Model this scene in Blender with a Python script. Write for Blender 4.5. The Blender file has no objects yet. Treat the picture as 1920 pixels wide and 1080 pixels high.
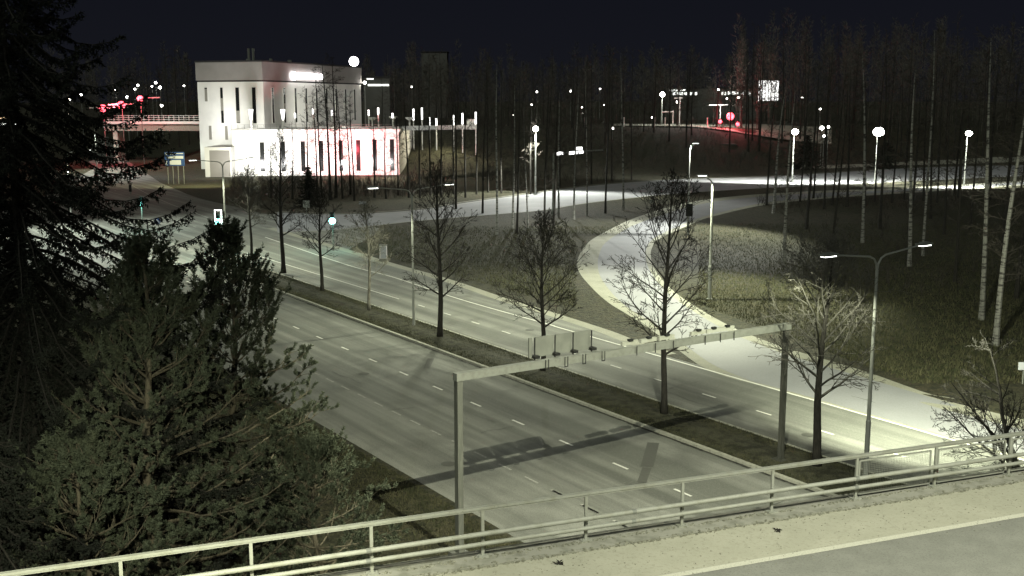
import bpy, math, random
import numpy as np
from mathutils import Vector, Matrix
R = math.radians
C = bpy.context.scene.collection
S = bpy.context.scene

# ------------------------------------------------------------------ camera
H = 16.0
FPX = 2060.0
PITCH = math.atan(350.0 / FPX)
cd = bpy.data.cameras.new("camera"); cam = bpy.data.objects.new("camera", cd); C.objects.link(cam)
cam.location = (0, 0, H); cam.rotation_euler = (math.pi / 2 - PITCH, 0, 0)
cd.sensor_width = 36; cd.lens = 36 * FPX / 1920.0; cd.clip_start = 0.3; cd.clip_end = 6000
S.camera = cam

# ------------------------------------------------------------------ sky, faint skyglow, exposure
w = bpy.data.worlds.new("World"); S.world = w; w.use_nodes = True
nt = w.node_tree; bg = nt.nodes["Background"]
tc = nt.nodes.new("ShaderNodeTexCoord"); sx = nt.nodes.new("ShaderNodeSeparateXYZ"); cr = nt.nodes.new("ShaderNodeValToRGB")
nt.links.new(tc.outputs["Generated"], sx.inputs[0]); nt.links.new(sx.outputs[2], cr.inputs[0]); nt.links.new(cr.outputs[0], bg.inputs[0])
cr.color_ramp.elements[0].position = 0.0; cr.color_ramp.elements[0].color = (0.0040, 0.0043, 0.0060, 1)
cr.color_ramp.elements[1].position = 0.25; cr.color_ramp.elements[1].color = (0.0015, 0.0019, 0.0042, 1)
bg.inputs[1].default_value = 1.0
sd = bpy.data.lights.new("skyglow", "SUN"); sd.energy = 0.42; sd.angle = R(25); sd.color = (0.93, 1.0, 0.86)
so = bpy.data.objects.new("skyglow", sd); C.objects.link(so); so.rotation_euler = (R(50), 0, R(-18))
S.view_settings.view_transform = 'Standard'; S.view_settings.look = 'None'
S.view_settings.exposure = 1.0; S.view_settings.gamma = 1.0
S.cycles.max_bounces = 4; S.cycles.diffuse_bounces = 2; S.cycles.glossy_bounces = 2
S.cycles.sample_clamp_indirect = 2.0; S.cycles.use_denoising = True

# ------------------------------------------------------------------ helpers
def at(x, y, z=0.0):
    dx = (x - 960) / FPX; dy = -(y - 540) / FPX
    c, s = math.cos(PITCH), math.sin(PITCH)
    t = (z - H) / (-s + dy * c)
    return Vector((dx * t, (c + dy * s) * t, z))
def zat(Y, y):
    """height of the point seen at row y at distance Y"""
    dy = -(y - 540) / FPX; c, s = math.cos(PITCH), math.sin(PITCH)
    return H + Y * (-s + dy * c) / (c + dy * s)
def xat(Y, x, y):
    dx = (x - 960) / FPX; dy = -(y - 540) / FPX
    return Y * dx / (math.cos(PITCH) + dy * math.sin(PITCH))
ANG = R(146.2)
D = Vector((-math.sin(ANG), -math.cos(ANG), 0))       # along the main road, away from the bridge
E_ = Vector((D.y, -D.x, 0))                            # to the right of it

def sm(t):
    t = max(0.0, min(1.0, t)); return t * t * (3 - 2 * t)
def gz(x, y):
    ya = 243 + 45 * sm((x - 40) / 60.0)
    ln = 35 + 55 * sm((x + 20) / 50.0)
    h = 8.3 * sm((y - ya) / ln)
    vx = -86 - (y - 286) * 0.42                        # the cutting the main road leaves in
    h *= sm((x - vx) / 26.0)
    h += 7 * sm((y - 500) / 500.0)
    return h

class MB:
    def __init__(s): s.v = []; s.f = []
    def quad(s, a, b, c, d):
        n = len(s.v); s.v += [tuple(a), tuple(b), tuple(c), tuple(d)]; s.f.append((n, n+1, n+2, n+3))
    def poly(s, pts):
        n = len(s.v); s.v += [tuple(p) for p in pts]; s.f.append(tuple(range(n, n+len(pts))))
    def box(s, c, size, rz=0.0, ax=None):
        hx, hy, hz = size[0]/2, size[1]/2, size[2]/2
        ca, sa = math.cos(rz), math.sin(rz); n = len(s.v)
        for dz in (-hz, hz):
            for dx, dy in ((-hx,-hy),(hx,-hy),(hx,hy),(-hx,hy)):
                s.v.append((c[0]+dx*ca-dy*sa, c[1]+dx*sa+dy*ca, c[2]+dz))
        s.f += [(n+3,n+2,n+1,n),(n+4,n+5,n+6,n+7),(n,n+1,n+5,n+4),(n+1,n+2,n+6,n+5),(n+2,n+3,n+7,n+6),(n+3,n,n+4,n+7)]
    def beam(s, a, b, wd, ht):
        """rectangular bar from a to b, wd across, ht high"""
        a = Vector(a); b = Vector(b); d = (b - a).normalized()
        up = Vector((0,0,1)) if abs(d.z) < 0.95 else Vector((1,0,0))
        sd_ = d.cross(up).normalized() * (wd/2); u = sd_.cross(d).normalized() * (ht/2); n = len(s.v)
        for p in (a, b):
            for q in (-sd_-u, sd_-u, sd_+u, -sd_+u): s.v.append(tuple(p+q))
        s.f += [(n,n+1,n+2,n+3),(n+7,n+6,n+5,n+4),(n,n+4,n+5,n+1),(n+1,n+5,n+6,n+2),(n+2,n+6,n+7,n+3),(n+3,n+7,n+4,n)]
    def tube(s, pts, rad, n=6, cap=True):
        pts = [Vector(p) for p in pts]; base = len(s.v); k = len(pts)
        if not hasattr(rad, '__len__'): rad = [rad]*k
        ref = Vector((0.13,0.21,1)) if abs((pts[-1]-pts[0]).normalized().z) < 0.9 else Vector((1,0.1,0))
        for i in range(k):
            d = (pts[min(i+1,k-1)] - pts[max(i-1,0)])
            if d.length < 1e-7: d = Vector((0,0,1))
            d.normalize(); u = d.cross(ref).normalized(); v = d.cross(u)
            for j in range(n):
                a = 2*math.pi*j/n
                q = pts[i] + (u*math.cos(a) + v*math.sin(a))*rad[i]
                s.v.append((q.x,q.y,q.z))
        for i in range(k-1):
            for j in range(n):
                j2 = (j+1) % n
                s.f.append((base+i*n+j, base+i*n+j2, base+(i+1)*n+j2, base+(i+1)*n+j))
        if cap and n > 2:
            s.f.append(tuple(base+j for j in range(n))[::-1]); s.f.append(tuple(base+(k-1)*n+j for j in range(n)))
    def sphere(s, c, r, seg=10, rings=6, sz=1.0):
        base = len(s.v)
        for i in range(rings+1):
            th = math.pi*i/rings
            for j in range(seg):
                a = 2*math.pi*j/seg
                s.v.append((c[0]+r*math.sin(th)*math.cos(a), c[1]+r*math.sin(th)*math.sin(a), c[2]+r*sz*math.cos(th)))
        for i in range(rings):
            for j in range(seg):
                j2=(j+1)%seg
                s.f.append((base+i*seg+j, base+(i+1)*seg+j, base+(i+1)*seg+j2, base+i*seg+j2))
    def build(s, name, mat, parent=None, loc=None, smooth=False):
        me = bpy.data.meshes.new(name); me.from_pydata(s.v, [], s.f); me.update()
        if smooth: me.polygons.foreach_set('use_smooth', [True]*len(me.polygons))
        o = bpy.data.objects.new(name, me); C.objects.link(o)
        if mat: me.materials.append(mat)
        if parent: o.parent = parent
        if loc is not None: o.location = loc
        return o
def tag(o, label=None, cat=None, group=None, kind=None):
    if label: o['label'] = label
    if cat: o['category'] = cat
    if group: o['group'] = group
    if kind: o['kind'] = kind
    return o
def empty(name, loc, label, cat, group=None, rz=0.0):
    o = bpy.data.objects.new(name, None); C.objects.link(o); o.location = loc; o.rotation_euler = (0,0,rz); o.empty_display_size = 0.3
    return tag(o, label, cat, group)
def kids(o): return [c for c in o.children]
def dup(o, loc=None, rz=None, sc=None, label=None, group=None, parent=None):
    c = o.copy(); C.objects.link(c)
    if parent: c.parent = parent
    if loc is not None: c.location = loc
    if rz is not None: c.rotation_euler = (0,0,rz)
    if sc is not None: c.scale = sc if hasattr(sc,'__len__') else (sc,sc,sc)
    if label: c['label'] = label
    if group: c['group'] = group
    for ch in kids(o): dup(ch, parent=c)
    return c
ORD = ['first','second','third','fourth','fifth','sixth','seventh','eighth','ninth','tenth','eleventh','twelfth','thirteenth','fourteenth','fifteenth','sixteenth','seventeenth','eighteenth','nineteenth']
TENS = {20:'twentieth',30:'thirtieth',40:'fortieth',50:'fiftieth',60:'sixtieth',70:'seventieth',80:'eightieth',90:'ninetieth'}
TW = {20:'twenty',30:'thirty',40:'forty',50:'fifty',60:'sixty',70:'seventy',80:'eighty',90:'ninety'}
def nth(i):
    i += 1
    if i < 20: return ORD[i-1]
    t, u = i//10*10, i%10
    return TENS[t] if u == 0 else TW[t] + '-' + ORD[u-1]

# ------------------------------------------------------------------ materials
def mat(name, col, rough=0.8, metal=0.0, noise=None, bump=None, emit=None, estr=0.0, stretch=None, rot=0.0):
    m = bpy.data.materials.new(name); m.use_nodes = True; t = m.node_tree; b = t.nodes['Principled BSDF']
    b.inputs['Base Color'].default_value = (*col, 1); b.inputs['Roughness'].default_value = rough; b.inputs['Metallic'].default_value = metal
    if 'Specular IOR Level' in b.inputs: b.inputs['Specular IOR Level'].default_value = 0.3
    co = t.nodes.new('ShaderNodeTexCoord')
    if noise:
        last = None
        for (scale, c2, lo, hi, fac, st) in noise:
            mp = t.nodes.new('ShaderNodeMapping'); t.links.new(co.outputs['Object'], mp.inputs[0])
            mp.inputs['Rotation'].default_value = (0,0,rot)
            if st:
                mp2 = t.nodes.new('ShaderNodeMapping'); mp2.inputs['Scale'].default_value = st; t.links.new(mp.outputs[0], mp2.inputs[0]); mp = mp2
            nz = t.nodes.new('ShaderNodeTexNoise'); nz.inputs['Scale'].default_value = scale; nz.inputs['Detail'].default_value = 5
            t.links.new(mp.outputs[0], nz.inputs['Vector'])
            rp = t.nodes.new('ShaderNodeMapRange'); rp.inputs[1].default_value = lo; rp.inputs[2].default_value = hi
            rp.inputs[4].default_value = fac
            t.links.new(nz.outputs[0], rp.inputs[0])
            mx = t.nodes.new('ShaderNodeMix'); mx.data_type = 'RGBA'
            if last is None: mx.inputs[6].default_value = (*col,1)
            else: t.links.new(last, mx.inputs[6])
            mx.inputs[7].default_value = (*c2,1); t.links.new(rp.outputs[0], mx.inputs[0]); last = mx.outputs[2]
        t.links.new(last, b.inputs['Base Color'])
    if bump:
        nz = t.nodes.new('ShaderNodeTexNoise'); nz.inputs['Scale'].default_value = bump[0]; nz.inputs['Detail'].default_value = 4
        t.links.new(co.outputs['Object'], nz.inputs['Vector'])
        bp = t.nodes.new('ShaderNodeBump'); bp.inputs['Strength'].default_value = bump[1]; bp.inputs['Distance'].default_value = bump[2]
        t.links.new(nz.outputs[0], bp.inputs['Height']); t.links.new(bp.outputs[0], b.inputs['Normal'])
    if emit:
        b.inputs['Emission Color'].default_value = (*emit,1); b.inputs['Emission Strength'].default_value = estr
        m.cycles.emission_sampling = 'NONE'
    return m
RR = -(math.pi/2 - (math.pi - ANG)) # rotation that lays the texture's x along the road
RR = -math.atan2(D.y, D.x)
M = {}
M['asphalt'] = mat('asphalt', (0.150,0.156,0.136), 0.85, rot=RR, noise=[
    (1.0, (0.265,0.270,0.240), 0.44, 0.62, 0.95, (0.015,0.8,1)), (1.0, (0.100,0.103,0.092), 0.50, 0.66, 0.8, (0.04,0.6,1)),
    (0.35, (0.12,0.124,0.11), 0.5, 0.7, 0.6, None), (9.0, (0.24,0.24,0.215), 0.52, 0.78, 0.5, None), (30.0, (0.055,0.056,0.050), 0.50, 0.68, 0.7, None)], bump=(60, 0.3, 0.01))
M['asphalt_ramp'] = mat('asphalt_ramp', (0.24,0.246,0.255), 0.8, noise=[
    (0.25, (0.29,0.295,0.305), 0.4, 0.7, 0.8, None), (8.0, (0.18,0.18,0.17), 0.5, 0.8, 0.5, None), (38.0, (0.13,0.13,0.12), 0.52, 0.7, 0.5, None)], bump=(60,0.3,0.01))
M['shoulder'] = mat('shoulder_gravel', (0.31,0.31,0.25), 0.9, noise=[
    (0.6, (0.23,0.23,0.18), 0.45, 0.7, 0.8, None), (12.0, (0.10,0.10,0.08), 0.5, 0.75, 0.7, None), (45.0, (0.30,0.30,0.26), 0.55, 0.7, 0.6, None)], bump=(40,0.5,0.02))
M['deck_asphalt'] = mat('deck_asphalt', (0.200,0.205,0.180), 0.85, noise=[
    (2.0, (0.245,0.25,0.22), 0.4, 0.7, 0.8, None), (30.0, (0.13,0.13,0.115), 0.5, 0.7, 0.7, None), (110.0, (0.31,0.31,0.28), 0.55, 0.7, 0.6, None)], bump=(120,0.4,0.006))
M['deck_shoulder'] = mat('deck_shoulder', (0.38,0.378,0.30), 0.9, noise=[
    (1.2, (0.44,0.435,0.35), 0.4, 0.7, 0.8, None), (14.0, (0.27,0.27,0.21), 0.52, 0.75, 0.7, None), (90.0, (0.20,0.20,0.155), 0.55, 0.68, 0.6, None)], bump=(90,0.5,0.008))
M['concrete'] = mat('concrete', (0.30,0.30,0.255), 0.85, noise=[
    (3.0, (0.15,0.155,0.12), 0.45, 0.7, 0.8, None), (25.0, (0.30,0.30,0.26), 0.5, 0.7, 0.5, None)], bump=(30,0.4,0.01))
M['kerbstone'] = mat('kerbstone', (0.36,0.36,0.30), 0.85, noise=[(6.0, (0.22,0.22,0.185), 0.45, 0.7, 0.8, None)])
M['paint'] = mat('road_paint', (0.72,0.72,0.66), 0.7, noise=[(14.0, (0.34,0.34,0.30), 0.55, 0.75, 0.7, None)])
M['paint_worn'] = mat('worn_road_paint', (0.40,0.40,0.36), 0.75, noise=[(12.0, (0.16,0.16,0.14), 0.45, 0.65, 0.8, None)])
M['grass'] = mat('dry_grass', (0.0471,0.0471,0.0264), 0.95, noise=[
    (0.12, (0.0604,0.0529,0.0316), 0.4, 0.65, 0.8, None), (1.6, (0.0242,0.0264,0.0149), 0.45, 0.62, 0.9, None),
    (0.9, (0.0862,0.0759,0.0460), 0.56, 0.72, 0.8, (1,2.2,1)), (7.0, (0.0172,0.0184,0.0115), 0.50, 0.64, 0.8, None)], bump=(4,0.9,0.25))
M['leaf_litter'] = mat('median_grass', (0.0613,0.0613,0.0394), 0.95, noise=[
    (2.2, (0.0192,0.0201,0.0114), 0.45, 0.62, 0.85, None), (9.0, (0.0744,0.0683,0.0420), 0.56, 0.70, 0.7, None), (26.0, (0.0105,0.0114,0.0070), 0.5, 0.64, 0.8, None)], bump=(12,0.9,0.10))
M['galv'] = mat('galvanised_steel', (0.21,0.22,0.195), 0.5, 0.15, noise=[(5.0, (0.15,0.155,0.135), 0.45, 0.7, 0.7, None), (40, (0.16,0.16,0.14), 0.55,0.7,0.5,None)])
M['pole'] = mat('pole_steel', (0.27,0.28,0.255), 0.5, 0.2, noise=[(3.0, (0.28,0.29,0.27), 0.45, 0.7, 0.7, (4,4,0.5))])
M['rail'] = mat('railing_steel', (0.33,0.34,0.295), 0.55, 0.1, noise=[(4.0, (0.25,0.255,0.20), 0.45, 0.7, 0.7, None), (30.0, (0.15,0.145,0.12), 0.60, 0.72, 0.7, None)])
M['dark_metal'] = mat('dark_metal', (0.02,0.021,0.02), 0.5, 0.2)
M['mid_post'] = mat('half_shaded_post_steel', (0.10,0.104,0.09), 0.6, noise=[(4,(0.15,0.155,0.13),0.5,0.7,0.8,(3,3,0.4))])  # mid tone blends the post's lit and shaded sides into one colour
M['shaded_post'] = mat('shaded_post_steel', (0.050,0.052,0.044), 0.6, noise=[(5,(0.10,0.10,0.085),0.5,0.7,0.8,(3,3,0.4))])  # darkened steel: the right post's shade is put into its colour
M['bark'] = mat('bark', (0.030,0.028,0.023), 0.95, noise=[(6.0, (0.014,0.013,0.011), 0.42, 0.62, 0.8, (3,3,0.6))], bump=(18,0.8,0.03))
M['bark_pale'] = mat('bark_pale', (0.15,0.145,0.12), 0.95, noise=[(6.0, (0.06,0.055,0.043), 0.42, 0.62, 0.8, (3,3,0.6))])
M['pine_bark'] = mat('pine_bark', (0.13,0.115,0.080), 0.9, noise=[(8.0, (0.055,0.048,0.035), 0.45, 0.62, 0.85, (2,2,0.7))], bump=(20,0.8,0.03))
M['birch'] = mat('birch_bark', (0.19,0.19,0.17), 0.8, noise=[(2.2, (0.030,0.028,0.026), 0.50, 0.60, 1.0, (0.6,0.6,2.6)), (6.0,(0.25,0.24,0.21),0.5,0.7,0.7,(0.8,0.8,2.0))])
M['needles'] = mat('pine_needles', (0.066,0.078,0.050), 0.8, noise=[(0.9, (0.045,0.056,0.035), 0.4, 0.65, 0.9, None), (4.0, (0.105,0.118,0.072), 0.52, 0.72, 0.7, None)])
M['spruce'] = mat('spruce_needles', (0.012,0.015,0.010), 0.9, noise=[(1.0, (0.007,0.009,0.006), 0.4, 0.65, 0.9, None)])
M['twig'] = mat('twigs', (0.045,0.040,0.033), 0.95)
M['wall'] = mat('white_render', (0.78,0.77,0.73), 0.8, noise=[(0.4, (0.68,0.67,0.64), 0.4, 0.7, 0.7, None)])
M['fascia'] = mat('fascia_panel', (0.29,0.275,0.26), 0.7, noise=[(0.5, (0.25,0.235,0.225), 0.4, 0.7, 0.7, None)])
M['glass'] = mat('dark_glass', (0.012,0.013,0.013), 0.15)
M['glass_dim'] = mat('half_lit_glass', (0.25,0.24,0.21), 0.3)
M['roofing'] = mat('roof_felt', (0.03,0.03,0.03), 0.9)
M['lamp_glow'] = mat('lamp_glow', (0.8,0.8,0.8), 0.4, emit=(1.0,0.98,0.90), estr=30)
M['lamp_far'] = mat('lamp_far_glow', (0.8,0.8,0.8), 0.4, emit=(1.0,0.97,0.90), estr=14)
M['led'] = mat('led_lens', (0.8,0.8,0.8), 0.4, emit=(0.97,1.0,0.92), estr=5)
M['red'] = mat('red_signal_glow', (0.5,0.05,0.05), 0.4, emit=(1.0,0.085,0.115), estr=3.6)
M['redhalo'] = mat('red_lens', (0.5,0.02,0.04), 0.4, emit=(1.0,0.05,0.10), estr=2.5)
M['green'] = mat('green_signal_glow', (0.1,0.5,0.4), 0.4, emit=(0.30,1.0,0.86), estr=7)
M['screen'] = mat('lit_screen', (0.7,0.7,0.7), 0.5, emit=(1.0,1.0,0.97), estr=1.6)
M['sign_lit'] = mat('lit_sign_letters', (0.8,0.8,0.8), 0.5, emit=(1.0,0.95,0.97), estr=6)
M['sign_white'] = mat('sign_white', (0.55,0.57,0.60), 0.5)
M['sign_blue'] = mat('sign_blue', (0.03,0.07,0.20), 0.5)
M['sign_grey'] = mat('sign_back_grey', (0.135,0.142,0.125), 0.6, noise=[(2.0,(0.18,0.19,0.165),0.4,0.7,0.8,None)])
M['warm_window'] = mat('warm_window', (0.5,0.4,0.3), 0.5, emit=(1.0,0.72,0.40), estr=1.3)
M['cold_window'] = mat('cold_window', (0.5,0.5,0.5), 0.5, emit=(0.95,1.0,0.92), estr=2.0)
M['far_wall'] = mat('far_wall', (0.10,0.10,0.09), 0.9)

def lamp(name, loc, target, watts, cone=150, blend=0.8, col=(1.0,0.99,0.86), r=0.12, parent=None, kind='SPOT'):
    if name == 'flood_light': watts *= 0.62
    l = bpy.data.lights.new(name, kind); l.energy = watts; l.color = col; l.shadow_soft_size = r
    if kind == 'SPOT': l.spot_size = R(cone); l.spot_blend = blend
    if name == 'lamp_light' and kind == 'SPOT' and cone > 120:      # street luminaires throw sideways more than straight down
        l.spot_blend = 0.35; l.energy = watts*0.55; l.use_nodes = True; t = l.node_tree; em = t.nodes['Emission']
        tx = t.nodes.new('ShaderNodeTexCoord'); sp = t.nodes.new('ShaderNodeSeparateXYZ'); t.links.new(tx.outputs['Normal'], sp.inputs[0])
        ab = t.nodes.new('ShaderNodeMath'); ab.operation = 'ABSOLUTE'; t.links.new(sp.outputs[2], ab.inputs[0])
        mx = t.nodes.new('ShaderNodeMath'); mx.operation = 'MAXIMUM'; mx.inputs[1].default_value = 0.45; l.spot_size = R(min(cone,147)); t.links.new(ab.outputs[0], mx.inputs[0])
        pw = t.nodes.new('ShaderNodeMath'); pw.operation = 'POWER'; pw.inputs[1].default_value = -1.9; t.links.new(mx.outputs[0], pw.inputs[0])
        t.links.new(pw.outputs[0], em.inputs['Strength'])
    o = bpy.data.objects.new(name, l); C.objects.link(o); o.location = loc
    if kind == 'SPOT':
        o.rotation_euler = (Vector(target)-Vector(loc)).to_track_quat('-Z','Y').to_euler()
    return o

# ------------------------------------------------------------------ ground
def ground():
    xs = sorted(set([-1600,-1100,-800,-600,-450,-350] + list(range(-280, 281, 7)) + [350,450,600,800,1100,1600]))
    ys = sorted(set([-120,-60] + list(range(-20,560,8)) + [600,660,740,850,1000,1250,1600,2200,3200]))
    rnd = random.Random(3); m = MB()
    for y in ys:
        for x in xs:
            z = gz(x,y)
            if z > 0.3: z += rnd.uniform(-0.25,0.25)
            m.v.append((x,y,z))
    nx = len(xs)
    for j in range(len(ys)-1):
        for i in range(nx-1): m.f.append((j*nx+i, j*nx+i+1, (j+1)*nx+i+1, (j+1)*nx+i))
    tag(m.build('ground', M['grass'], smooth=True), kind='structure')
ground()

def cr_spline(pts, n=8):
    pts = [Vector(p) for p in pts]; out = []
    P = [pts[0]*2-pts[1]] + pts + [pts[-1]*2-pts[-2]]
    for i in range(1, len(P)-2):
        for k in range(n):
            t = k/n; a,b,c,d = P[i-1],P[i],P[i+1],P[i+2]
            out.append(0.5*((2*b)+(c-a)*t+(2*a-5*b+4*c-d)*t*t+(3*b-a-3*c+d)*t**3))
    out.append(pts[-1]); return out
def resample(pts, n):
    L = [0]
    for i in range(1,len(pts)): L.append(L[-1]+(pts[i]-pts[i-1]).length)
    out=[]; j=0
    for k in range(n):
        s = L[-1]*k/(n-1)
        while j < len(L)-2 and L[j+1] < s: j+=1
        t = (s-L[j])/max(1e-6,(L[j+1]-L[j])); out.append(pts[j].lerp(pts[j+1], max(0,min(1,t))))
    return out
def strip(a, b, z, n=60, drape=False):
    A = resample(a,n); B = resample(b,n); m = MB()
    for p,q in zip(A,B):
        m.v += [(p.x,p.y,z+(gz(p.x,p.y) if drape else 0)),(q.x,q.y,z+(gz(q.x,q.y) if drape else 0))]
    for i in range(n-1): m.f.append((2*i,2*i+1,2*i+3,2*i+2))
    return m
def offset(pts, d):
    out=[]
    for i,p in enumerate(pts):
        t = pts[min(i+1,len(pts)-1)]-pts[max(i-1,0)]; t.z=0; t.normalize()
        out.append(p + Vector((t.y,-t.x,0))*d)
    return out
P = lambda L: [at(*a) for a in L]

# main road corridor: lines in the road frame. O = base of the left gantry post
O = at(862,1045)
def rf(s, e, z=0.0): return O + D*s + E_*e + Vector((0,0,z))
def es(p): q = p-O; return q.dot(D), q.dot(E_)
# straight lateral positions measured from the photograph
eK = sum(es(at(*a))[1] for a in ((820,657),(1232,809),(1401,879)))/3      # kerb left of the median
eM = sum(es(at(*a))[1] for a in ((860,620),(990,675),(1240,755),(1460,840)))/4   # right side of the median
eE = sum(es(at(*a))[1] for a in ((1094,627),(1187,656),(1457,732),(1770,820)))/4
eL = sum(es(at(*a))[1] for a in ((1000,1030),(800,920),(700,845)))/3
e2 = es(at(972,793))[1]; e3 = es(at(817,812))[1]; eR = es(at(1330,743))[1]
print('lateral', eL, e3, e2, eK, eM, eR, eE)
def bend(s):                     # the road swings slightly to the left beyond the intersection approach
    return -0.00055*max(0,s-55)**2 if s < 150 else -0.00055*95**2 - 0.1045*(s-150)
def line(e, s0, s1, z=0.0, step=4.0):
    n = max(2,int((s1-s0)/step)+1)
    return [rf(s0+(s1-s0)*i/(n-1), e+bend(s0+(s1-s0)*i/(n-1)), z) for i in range(n)]
s_far = 330
strip(line(eL,-60,s_far), line(eK,-60,s_far), 0.006, 120).build('road', M['asphalt']).__setitem__('kind','structure')
# right carriageway with its wide outer shoulder
outer = cr_spline([rf(-60,eE+9.5), at(1910,785), at(1790,748), at(1740,738), at(1632,700), at(1550,675), at(1460,648), at(1370,612), at(1300,572), at(1262,545), at(1236,517), at(1222,492), at(1222,466), at(1240,446), at(1305,417), at(1337,406), at(1430,385), at(1540,373), at(1700,362), at(1960,345)], 8)
inner = cr_spline([rf(-60,eE), at(1770,820), at(1457,732), at(1335,697), at(1268,654), at(1228,624), at(1180,592), at(1140,567), at(1110,540), at(1087,512), at(1082,490), at(1097,462), at(1122,442), at(1195,407), at(1290,380), at(1400,366), at(1540,358), at(1700,352), at(1960,336)], 8)
def area(L, R_, z, name, mt):
    from mathutils.geometry import tessellate_polygon
    pts=[Vector((p.x,p.y,z)) for p in L+R_[::-1]]; m=MB(); m.v=[tuple(p) for p in pts]
    for t in tessellate_polygon([pts]):
        a_,b_,c_=[pts[i] for i in t]; 
        m.f.append(tuple(t) if (b_-a_).cross(c_-a_).z>0 else tuple(t[::-1]))
    return tag(m.build(name,mt),kind='structure')
area(inner, outer, 0.013, 'ramp_shoulder', M['shoulder'])
lane_l = cr_spline([rf(-60,eE+0.35), rf(10,eE+0.35)] + P([(1500,742),(1400,711),(1335,683),(1278,643),(1226,607),(1172,573),(1138,538),(1122,507),(1124,476),(1142,450),(1202,417),(1300,386),(1400,371),(1540,362),(1700,355),(1960,339)]), 8)
lane_r = cr_spline([rf(-60,eE+8.3), at(1895,800)] + P([(1790,760),(1632,712),(1550,688),(1460,660),(1370,624),(1300,584),(1255,552),(1228,522),(1212,492),(1213,464),(1234,442),(1300,413),(1337,402),(1430,381),(1540,370),(1700,359),(1960,343)]), 8)
area(lane_l, lane_r, 0.019, 'ramp', M['asphalt_ramp'])
rc = cr_spline([rf(-60,eE+1.0), rf(8,eE+1.0), at(1290,679), at(1187,648), at(1120,622), at(1000,583), at(940,565), at(827,526), at(727,497), at(640,470), at(560,446), at(500,428)], 6)
area(line(eM,-60,es(at(500,470))[0]), rc, 0.008, 'carriageway', M['asphalt'])
# right shoulder band, paler
tag(strip(rc[14:], offset(rc,-1.2)[14:] if False else offset(rc,1.0)[14:], 0.0105, 60).build('road_shoulder', M['shoulder']), kind='structure')

# intersection and the road beyond it
inter = MB(); inter.poly([Vector((p.x,p.y,0.0065)) for p in P([(500,480),(640,476),(720,430),(640,412),(560,404),(430,398),(360,368),(300,342),(255,312),(236,300),(205,300),(150,330),(60,380),(-60,430),(-60,520),(200,500),(360,520)])])
tag(inter.build('intersection', M['asphalt']), kind='structure')
fr_r = P([(640,470),(480,396),(380,374),(295,345),(262,322),(240,305),(225,290),(212,274),(205,262),(203,255)])
fr_l = P([(440,500),(330,430),(250,385),(200,345),(180,325),(168,305),(165,290),(170,274),(180,262),(185,255)])
tag(strip(fr_l, fr_r, 0.009, 60).build('approach_road', M['asphalt']), kind='structure')
# side road
sr_t = cr_spline(P([(520,398),(640,402),(790,393),(865,381),(975,366),(1105,349),(1257,337),(1440,331),(1625,320),(1737,314),(1960,309)]), 6)
sr_b = cr_spline(P([(520,436),(640,430),(772,415),(925,402),(1015,394),(1105,380),(1257,364),(1440,352),(1625,344),(1737,338),(1960,328)]), 6)
tag(strip(sr_t, sr_b, 0.016, 120).build('side_road', M['asphalt_ramp']), kind='structure')
def ribbon(pts, wd, z, n=60): return strip(offset(pts,-wd/2), offset(pts,wd/2), z, n)
k = MB()
tl = ribbon(offset(sr_t,0.9), 0.35, 0.024, 120); tag(tl.build('side_road_line', M['paint_worn']), kind='structure')
sk = strip(offset(sr_t,-0.35), offset(sr_t,-0.02), 0.13, 120); 
for i in range(0,238,2): sk.f.append((i+1,i+3,len(sk.v),len(sk.v))) if False else None
tag(sk.build('side_road_kerb', M['kerbstone']), kind='structure')
tag(ribbon(offset(sr_b,0.25), 0.3, 0.022, 120).build('side_road_edge', M['kerbstone']), kind='structure')
# path beyond side road on the right
tag(strip(P([(1500,312),(1700,304),(1960,298)]), P([(1500,318),(1700,310),(1960,303)]), 0.02, 30, True).build('path', M['shoulder']), kind='structure')

# median: raised bed with kerbs, rounded nose
def median(s0, s1, eA, eB, name):
    m = MB(); mk = MB(); n = 60; top = 0.13
    A=[];B=[]
    for i in range(n):
        s = s0+(s1-s0)*i/(n-1)
        w_ = 1.0
        if s > s1-3: w_ = math.sqrt(max(0.0,1-((s-(s1-3))/3)**2))
        c = (eA+eB)/2; hw = (eB-eA)/2*w_
        A.append(rf(s,c-hw+bend(s))); B.append(rf(s,c+hw+bend(s)))
    kw = 0.20
    for i in range(n-1):
        for (p,q,sg) in ((A[i],A[i+1],1),(B[i],B[i+1],-1)):
            o = E_*kw*sg
            z0 = Vector((0,0,-0.05)); z1 = Vector((0,0,top))
            mk.quad(p+z0,q+z0,q+z1,p+z1) if sg<0 else mk.quad(p+z1,q+z1,q+z0,p+z0)
            mk.quad(p+z1,q+z1,q+o+z1,p+o+z1)
        o = E_*kw; dz = Vector((0,0,top-0.02))
        # bed swells a little in the middle
        a0,b0,a1,b1 = A[i]+o+dz,B[i]-o+dz,A[i+1]+o+dz,B[i+1]-o+dz
        c0=(a0+b0)/2+Vector((0,0,0.10)); c1=(a1+b1)/2+Vector((0,0,0.10))
        m.quad(a0,c0,c1,a1); m.quad(c0,b0,b1,c1)
    b = tag(m.build(name, M['leaf_litter']), kind='structure')
    tag(mk.build('kerb', M['kerbstone']), kind='structure')
sm1 = es(at(505,497))[0]
median(-60, sm1, eK, eM, 'median')

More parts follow.
